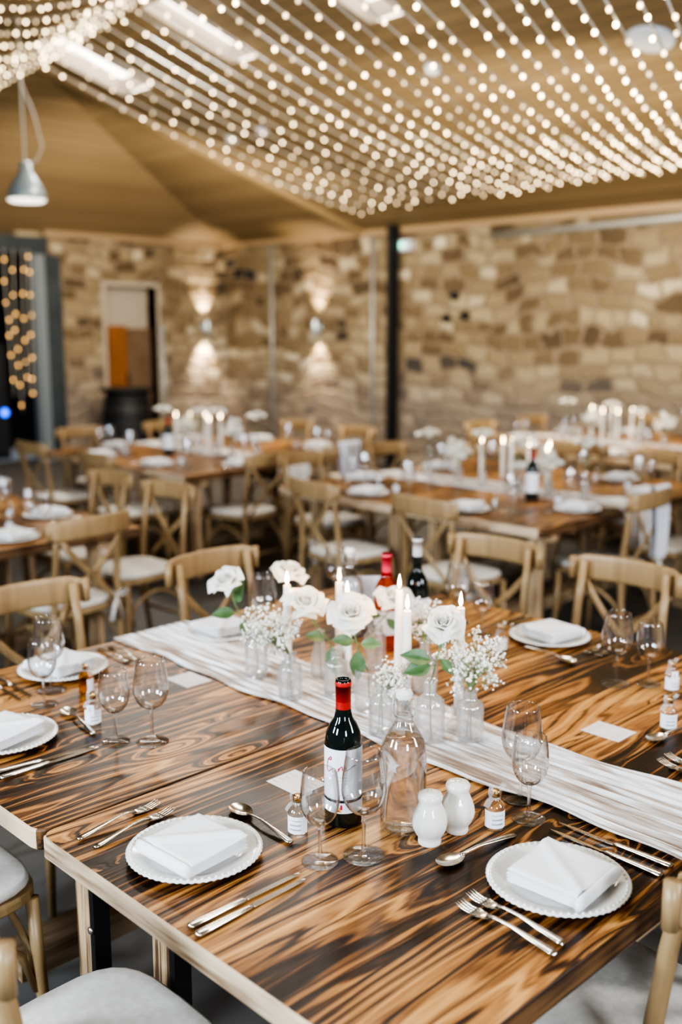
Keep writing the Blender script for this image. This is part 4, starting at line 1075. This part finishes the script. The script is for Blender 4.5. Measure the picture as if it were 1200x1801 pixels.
def rose(label, vase_p, vz, bend, head_p, tilt_dir, tilt, seed, R, leaves, op=1., brown=False):
    vz *= 1.2
    o = Vector((vase_p[0], vase_p[1], Z))
    t = thing('white_rose', label, 'rose', o)
    hp = Vector(head_p)-o
    ax = Vector((tilt_dir[0], tilt_dir[1], 0)); ax = ax.normalized() if ax.length else Vector((1, 0, 0))
    nrm = (Vector((0, 0, 1))*math.cos(tilt)+ax*math.sin(tilt)).normalized()
    Q = nrm.to_track_quat('Z', 'Y').to_matrix().to_4x4()
    base = hp-nrm*.018*(R/.04)
    rose_head(seed, R, op).build('blossom', M['petal'], t).matrix_local = Matrix.Translation(base) @ Q
    hip = base-nrm*.012
    P0 = Vector((.006, 0, .008)); P1 = Vector((0, 0, vz)); 
    mid = P1.lerp(hip, .55)+Vector(bend)
    st = [P0, P1]+[P1*(1-q)**2+mid*2*q*(1-q)+hip*q*q for q in (.2, .4, .6, .8, .95)]+[base+nrm*.002]
    MB().tube(st, [.0016]*7+[.0026], 7).ball(base-nrm*.002, .007, 8, 5).build('stem', M['stem'], t)
    for i, (q, d, L, W) in enumerate(leaves):
        pos = P1*(1-q)**2+mid*2*q*(1-q)+hip*q*q; mb = MB(); dv = Vector(rt).to_3d()*d[0]+Vector((0, 0, 1))*d[1]+Vector((-fw[0], -fw[1], 0))*d[2]
        mb.tube([pos, pos+dv.normalized()*L*.25], .0011, 5); leaf_into(mb, pos+dv.normalized()*L*.22, dv, L*1.25, W*1.35, .3, Vector((-.55, -.45, .6)))
        mb.build('leaf', M['leaf_b'] if (brown and i == 1) else M['leaf'], t)
    # sepals
    mb = MB()
    for i in range(5):
        a = i*2*PI/5; d = Q.to_3x3() @ Vector((math.cos(a), math.sin(a), -.25)); leaf_into(mb, base-nrm*.001, d, .02, .0035, .6)
    mb.build('sepals', M['leaf'], t)
    return t
def hd(px, py, f): return at_f(px, py, f)
camdir = (-fw[0], -fw[1])
def cdir(r, c): return (rt[0]*r+camdir[0]*c, rt[1]*r+camdir[1]*c)
V = {}
def put_vase(key, kind, px, py, label):
    p = un(px, py, Z); q = (p.x, p.y)
    q = (q[0]+fw[0]*.029, q[1]+fw[1]*.029); V[key] = q     # pixel was the front of the base
    zb = Z+(.009 if 1.655 < q[0] < 1.96 else 0)
    PV[kind].put((q[0], q[1], zb), random.random()*3, label, None, (1.2, 1.2, 1.2)); return q
put_vase('v1', 'plain', 450, 1201, 'clear plain vase, leftmost on the runner, holding the leftmost rose')
put_vase('v2', 'short', 510, 1240, 'cut glass vase holding the left bunch of gypsophila')
put_vase('v3', 'slim', 562, 1200, 'slim clear vase behind the left gypsophila')
put_vase('v4', 'short', 590, 1232, 'cut glass vase left of the red wine bottle neck')
put_vase('v5', 'ribbed', 648, 1262, 'ribbed glass vase just right of the red wine bottle neck')
put_vase('v6', 'short', 672, 1306, 'small cut glass vase between wine bottle and carafe')
put_vase('v7', 'cut', 757, 1315, 'tall cut glass vase right of the carafe, holding the front rose')
put_vase('v8', 'short', 829, 1315, 'cut glass vase at the right end holding the right gypsophila')
put_vase('v9', 'plain', 660, 1180, 'clear vase behind, holding the peach lit rose')
put_vase('v10', 'cut', 748, 1225, 'cut glass vase behind the front rose stem')
L2 = [(.62, (.5, .5, .2), .05, .014), (.45, (-.9, -.1, .3), .055, .016), (.40, (-.1, -1, .3), .05, .014)]
def vf(k): return fdist(V[k])
rose('white rose leaning left, leftmost of the group', V['v1'], .104, tuple(Vector((*[-c*.03 for c in rt], .01))), hd(396, 1022, vf('v1')+.02), cdir(-.5, .6), .75, 11, .043,
     [(.60, (.25, .55, .2), .04, .013), (.42, (-.95, .05, .3), .055, .015), (.38, (.35, -.75, .3), .05, .014), (.66, (.3, .8, -.1), .05, .014)])
rose('white rose at the back, wide open above the left candle', V['v3'], .11, (0, 0, .02), hd(508, 1003, vf('v3')+.12), cdir(.25, .15), .25, 23, .046, [(.5, (.5, -.3, 0), .04, .012)], 1.5)
rose('white rose above the left gypsophila, left of centre', V['v4'], .103, tuple(Vector((*[c*.015 for c in rt], .0))), hd(537, 1060, vf('v4')+.03), cdir(-.1, .9), .5, 37, .052,
     [(.30, (-.9, .3, .3), .045, .013), (.28, (.9, .15, .4), .05, .012), (.22, (.1, -.9, .4), .055, .014)], 1.25, True)
rose('large white rose in the centre facing the camera, above the wine bottle', V['v5'], .092, tuple(Vector((*[-c*.012 for c in rt], .0))), hd(618, 1078, vf('v5')-.01), cdir(-.05, 1), .85, 41, .048,
     [(.52, (-.95, .25, .3), .045, .013), (.50, (.95, .1, .3), .045, .013), (.47, (.0, -1, .2), .062, .0165)], 1.1)
rose('peach lit rose behind the tall candle', V['v9'], .104, tuple(Vector((*[c*.01 for c in rt], .0))), hd(692, 1050, vf('v9')+.0), cdir(.1, .3), .4, 53, .045,
     [(.45, (-.9, .1, .0), .045, .010), (.45, (.6, -.6, .2), .04, .010)], 1.3)
rose('white rose at the right of the group, above the carafe stopper', V['v7'], .122, tuple(Vector((*[c*.004 for c in rt], .0))), hd(780, 1097, vf('v7')+.0), cdir(-.1, 1), .7, 67, .044,
     [(.40, (-.95, .25, .1), .06, .016), (.34, (-.9, -.1, .3), .055, .018), (.55, (.2, .8, -.2), .05, .011), (.5, (.5, -.5, .3), .04, .010)], 1.0)
def gyps(label, vase_p, vz, centre, rad, n, seed, fr=.0033):
    rr = random.Random(seed); o = Vector((vase_p[0], vase_p[1], Z)); t = thing('gypsophila_bunch', label, 'flowers', o)
    c = Vector(centre)-o; st = MB(); bl = MB(); neck = Vector((0, 0, vz))
    subs = []
    for i in range(int(n/9)):
        a = rr.uniform(0, 2*PI); u = rr.uniform(-1, 1); r = rad*rr.uniform(.25, 1)
        s_ = math.sqrt(1-u*u); q = c+Vector((s_*math.cos(a)*r, s_*math.sin(a)*r, u*r*.85)); subs.append(q)
        j = neck.lerp(c, .35)+Vector((rr.uniform(-.01, .01), rr.uniform(-.01, .01), 0))
        st.tube([neck, j, q], [.0009, .0007, .0005], 4)
    st.tube([Vector((.004, 0, .01)), neck, neck.lerp(c, .4)], .0015, 5); st.tube([Vector((-.008, .004, .012)), neck+Vector((-.003, 0, 0)), neck.lerp(c, .4)], .0012, 5)
    for q in subs:
        for k in range(9):
            d = Vector((rr.gauss(0, 1), rr.gauss(0, 1), rr.gauss(.2, 1))).normalized()*rr.uniform(.006, .02); p = q+d
            if k % 2 == 0: st.tube([q, p], .0004, 3)
            r = fr*rr.uniform(.6, 1.25); bl.ball(p, r, 6, 4); 
            for m in range(3): dd = Vector((rr.gauss(0, 1), rr.gauss(0, 1), rr.gauss(0, 1))).normalized()*r*.8; bl.ball(p+dd, r*.55, 5, 3)
    st.build('stems', M['gypstem'], t); bl.build('blossoms', M['gyp'], t, 'stuff'); return t
gyps('white gypsophila bunch at the left, below the left rose', V['v2'], .124, hd(474, 1108, vf('v2')), .080, 620, 1)
gyps('small white gypsophila bunch between the wine bottle and carafe', V['v6'], .12, hd(690, 1195, vf('v6')+.02), .052, 330, 2)
gyps('white gypsophila bunch at the back behind the candles', V['v10'], .144, hd(745, 1095, vf('v10')+.08), .070, 400, 3)
gyps('large white gypsophila bunch at the right end of the runner', V['v8'], .124, hd(830, 1165, vf('v8')+.01), .085, 680, 4)
# candles
def make_candle(H, R=.0105):
    t = thing('taper_candle', '', 'candle')
    MB().lathe([(0, 0), (R*1.12, 0), (R*1.1, H*.3), (R, H*.8), (R*.92, H-.004), (R*.8, H-.001), (R*.45, H-.003), (0, H-.004)], 20).build('wax', M['wax'], t)
    MB().tube([(0, 0, H-.006), (.0006, 0, H+.002), (.0015, 0, H+.007)], .0008, 5).build('wick', M['wick'], t)
    MB().lathe([(0, H+.003), (.0028, H+.006), (.0046, H+.012), (.0043, H+.019), (.0026, H+.028), (.001, H+.036), (0, H+.039)], 12).build('flame', M['flame'], t)
    return t
def holder_mb():
    P = [(0, .002), (.027, 0), (.030, .003), (.030, .010), (.019, .018), (.016, .03), (.018, .052), (.0175, .056), (.0125, .056), (.0125, .034), (0, .034)]
    return MB().lathe(P, 40, mod=lambda r, a, z, k: (r*(1+.03*math.cos(a*12)), z) if r > .015 else (r, z))
PH = Proto(tag(holder_mb().build('candle_holder', M['vase']), '', 'candle holder'))
def candle(fx, fy, f, label):
    """flame centre at pixel (fx,fy), forward distance f"""
    p = at_f(fx, fy, f); H = p.z-.018-(Z+.009+.0345)
    PH.put((p.x, p.y, Z+.009), random.random(), label.replace('lit white taper candle', 'ribbed glass holder under the lit candle'))
    c = make_candle(H); c.location = (p.x, p.y, Z+.009+.0345); tag(c, label, 'candle', None)
    L = bpy.data.lights.new('candle_glow', 'POINT'); L.energy = .55; L.color = (1., .55, .25); L.shadow_soft_size = .012
    o = bpy.data.objects.new('candle_glow', L); C.objects.link(o); o.location = (p.x, p.y, Z+.009+.0345+H+.045)
candle(505, 1017, 2.70, 'lit white taper candle at the far left, between two roses')
candle(597, 1012, 2.78, 'lit white taper candle behind the centre rose, left and taller')
candle(611, 1035, 2.62, 'lit white taper candle directly behind the centre rose')
candle(703, 1024, 2.46, 'lit white taper candle in the middle, tallest, right of the centre rose')
candle(717, 1060, 2.38, 'lit white taper candle in the middle, short one beside the tallest')
candle(811, 1055, 2.36, 'lit white taper candle at the right, behind the right rose')

# ------------------------------------------------------------------ dressing of the other tables
glow = {'T2': 'right middle table', 'T3': 'left table', 'T4': 'door table', 'T5': 'farthest right table'}
sides = [('+X', -1, 0), ('+Y', 0, -1), ('-X', 1, 0), ('-Y', 0, 1)]
sname = {'+X': 'near left side', '+Y': 'near right side', '-X': 'back right side', '-Y': 'back left side'}
rs = random.Random(5)
bgrose = None
def simple_rose(tbl):
    t = thing('white_rose', '', 'rose'); rose_head(9, .045, 1.1).build('blossom', M['petal'], t).location = (0, 0, .2)
    MB().tube([(0, 0, .02), (.004, 0, .1), (0, 0, .205)], .002, 5).build('stem', M['stem'], t)
    mb = MB(); leaf_into(mb, (0, 0, .15), (1, .2, .1), .05, .016); leaf_into(mb, (0, 0, .13), (-1, -.2, 0), .05, .016); mb.build('leaves', M['leaf'], t)
    return t
PR = Proto(simple_rose(0)); PGy = None
PCn = Proto(make_candle(.22, .011)); PCs = Proto(make_candle(.17, .011))
gy0 = gyps('gypsophila', (0, 0), .1, (0, 0, Z+.16), .07, 240, 8, .005); PGy = Proto(gy0)
wb0 = make_bottle('wine_bottle', '', (0, 0), .0372, .30, M['red_bottle'], M['redcap'], .075); MB().grid(wrap(.0372, .05, .16, -1.6, 1.6, .0006), 24, 2).build('main_label', M['label'], wb0); PB = Proto(wb0)
for key in ('T2', 'T4', 'T5', 'T3'):
    cx, cy = T[key]; nm = glow[key]
    for face, sx, sy in sides:
        for j, off in enumerate((-.37, .37)):
            if sx: px_, py_ = cx+sx*(TX/2-.19), cy+off
            else: px_, py_ = cx+off, cy+sy*(TY0-.17)
            if not inview((px_, py_, .78), 15): continue
            # diner faces inward: f=direction, r=right hand
            f = Vector((-sx, -sy)) if (sx or sy) else None; r = Vector((f.y, -f.x))
            if sx: which = 'left' if (off > 0) else 'right'
            else: which = 'left' if (off < 0) else 'right'
            where = '%s seat on the %s of the %s' % (which, sname[face], nm)
            P = Vector((px_, py_))
            PP.put((*P, Z), 0, 'white plate with napkin, '+where); PN.put((*P, Z+.0148), RZ[face]+rs.uniform(-.2, .2), 'folded white napkin, '+where)
            q = P+f*.16+r*.17; PG.put((*q, Z), 0, 'large wine glass, '+where)
            q = P+f*.11+r*.23; PGs.put((*q, Z), 0, 'small wine glass, '+where)
            q = P+f*.17+r*.07; PMn.put((*q, Z), rs.random()*6, 'clear mini bottle, '+where)
            ang = math.atan2(f.y, f.x)
            for proto, so, lab in ((PF, -.17, 'silver fork'), (PK, .165, 'silver knife')):
                q = P+r*so-f*.1; proto.put((*q, Z), ang-PI/2, lab+', '+where)
    if key == 'T3': continue
    zt = Z+.009
    def cpos(a, b): return (cx+a, cy+b, zt)
    if key == 'T2': fl = [at_f(848, 790, 6.3), at_f(885, 788, 6.45), at_f(900, 796, 6.2), at_f(931, 790, 6.3), at_f(967, 795, 6.05), at_f(963, 802, 6.0)]
    elif key == 'T4': fl = [at_f(310, 748, 8.15), at_f(335, 745, 8.3), at_f(362, 748, 8.2), at_f(368, 748, 8.0), at_f(388, 750, 8.0)]
    else: fl = [at_f(1041, 740, 8.9), at_f(1060, 742, 8.8), at_f(1077, 741, 8.8), at_f(1087, 741, 8.7), at_f(1112, 741, 8.6), at_f(1128, 742, 8.5)]
    for i, p in enumerate(fl):
        l = 'lit white candle on the %s, %s from the left' % (nm, ordn[i])
        (PCn if i % 2 == 0 else PCs).put((p.x, p.y, zt+.004), 0, l, None, (1.15, 1.15, (1.15 if i % 2 == 0 else 1.35)))
    n = 6
    for i in range(n):
        b = -.62+i*.22+rs.uniform(-.03, .03); a = .02*(-1)**i-.03+rs.uniform(-.02, .02)
        x, y = cx+a-.05, cy+b
        lab = 'on the %s, %s from the right' % (nm, ordn[i])
        PV['short' if i % 2 else 'cut'].put((x, y, zt), rs.random(), 'cut glass vase '+lab)
        if i % 3 == 1: PGy.put((x, y, zt), rs.random()*6, 'white gypsophila bunch '+lab, None, (1.5, 1.5, 1.25))
        else: PR.put((x, y, zt+rs.uniform(0, .05)), rs.random()*6, 'white rose '+lab, None, (1.4, 1.4, 1.25))
    if key == 'T2':
        p = un(935, 880, Z); PB.put((p.x, p.y, Z), AZ-PI, 'red wine bottle on the right middle table in front of the candles')
    if key == 'T4':
        p = un(297, 800, Z); PB.put((p.x, p.y, Z), AZ-PI, 'red wine bottle on the door table left of the candles')
for pr_ in (PB, PMw, PGy):
    pass

# ------------------------------------------------------------------ light
def area(name, loc, target, sx, sy, power, col):
    L = bpy.data.lights.new(name, 'AREA'); L.shape = 'RECTANGLE'; L.size = sx; L.size_y = sy; L.energy = power; L.color = col
    o = bpy.data.objects.new(name, L); C.objects.link(o); o.location = loc
    o.rotation_euler = (Vector(target)-Vector(loc)).to_track_quat('-Z', 'Y').to_euler(); return o
area('window_light', (-2.6, 3.6, 2.3), (1.8, 2.2, .8), .62, 1.1, 175, (.74, .87, 1.))
area('window_light', (-2.6, 1.4, 2.3), (1.8, 1.6, .8), .62, 1.1, 175, (.74, .87, 1.))
area('window_light', (-.5, -2.6, 2.4), (2.2, 2.2, .8), .7, 1.1, 125, (.80, .90, 1.))
area('window_light', (3.5, -2.6, 2.4), (4.8, 3.2, .8), 1.0, 1.2, 150, (.95, .96, 1.))
for y0 in (5.55, 7.2, 8.85): area('skylight_light', (5.45, y0, 4.0), (5.3, y0-.6, 0), .9, .4, 42, (1., .95, .88))
area('ridge_light', (2.6, 2.4, 4.2), (2.5, 2.6, 0), 1.2, 3., 70, (1., .94, .86))
# warm bounce towards the ceiling and far walls from the lamps of the hall
area('hall_glow', (6.2, 6.8, 1.3), (6.6, 7.2, 4.5), 5, 5, 50, (1., .85, .62))
area('wall_wash', (6.2, 4.5, 2.75), (9.6, 5.6, 1.5), 3.5, .6, 120, (1., .88, .68))
area('wall_wash', (6.4, 8.8, 2.75), (8.2, 12.2, 1.4), 3.0, .6, 85, (1., .87, .70))
w_ = bpy.data.worlds.new('world'); bpy.context.scene.world = w_; w_.use_nodes = True
bg = w_.node_tree.nodes['Background']; bg.inputs[0].default_value = (.80, .88, 1., 1); bg.inputs[1].default_value = .18

# ------------------------------------------------------------------ camera
cam = bpy.data.cameras.new('camera'); co = bpy.data.objects.new('camera', cam); C.objects.link(co)
cam.sensor_fit = 'VERTICAL'; cam.sensor_height = 36; cam.sensor_width = 24; cam.lens = 36*FPX/1801.
co.location = (0, 0, CH); co.rotation_euler = (PI/2-PT, 0, AZ-PI/2)
cam.dof.use_dof = True; cam.dof.focus_distance = 2.02; cam.dof.aperture_fstop = 1.75; cam.clip_start = .05
bpy.context.scene.camera = co
S = bpy.context.scene
S.view_settings.view_transform = 'AgX'; S.view_settings.look = 'AgX - High Contrast'; S.view_settings.exposure = .12
S.cycles.max_bounces = 12; S.cycles.transparent_max_bounces = 24; S.cycles.transmission_bounces = 10; S.cycles.glossy_bounces = 5; S.cycles.diffuse_bounces = 3
S.cycles.caustics_reflective = False; S.cycles.caustics_refractive = False; S.cycles.sample_clamp_indirect = 6; S.cycles.use_denoising = True
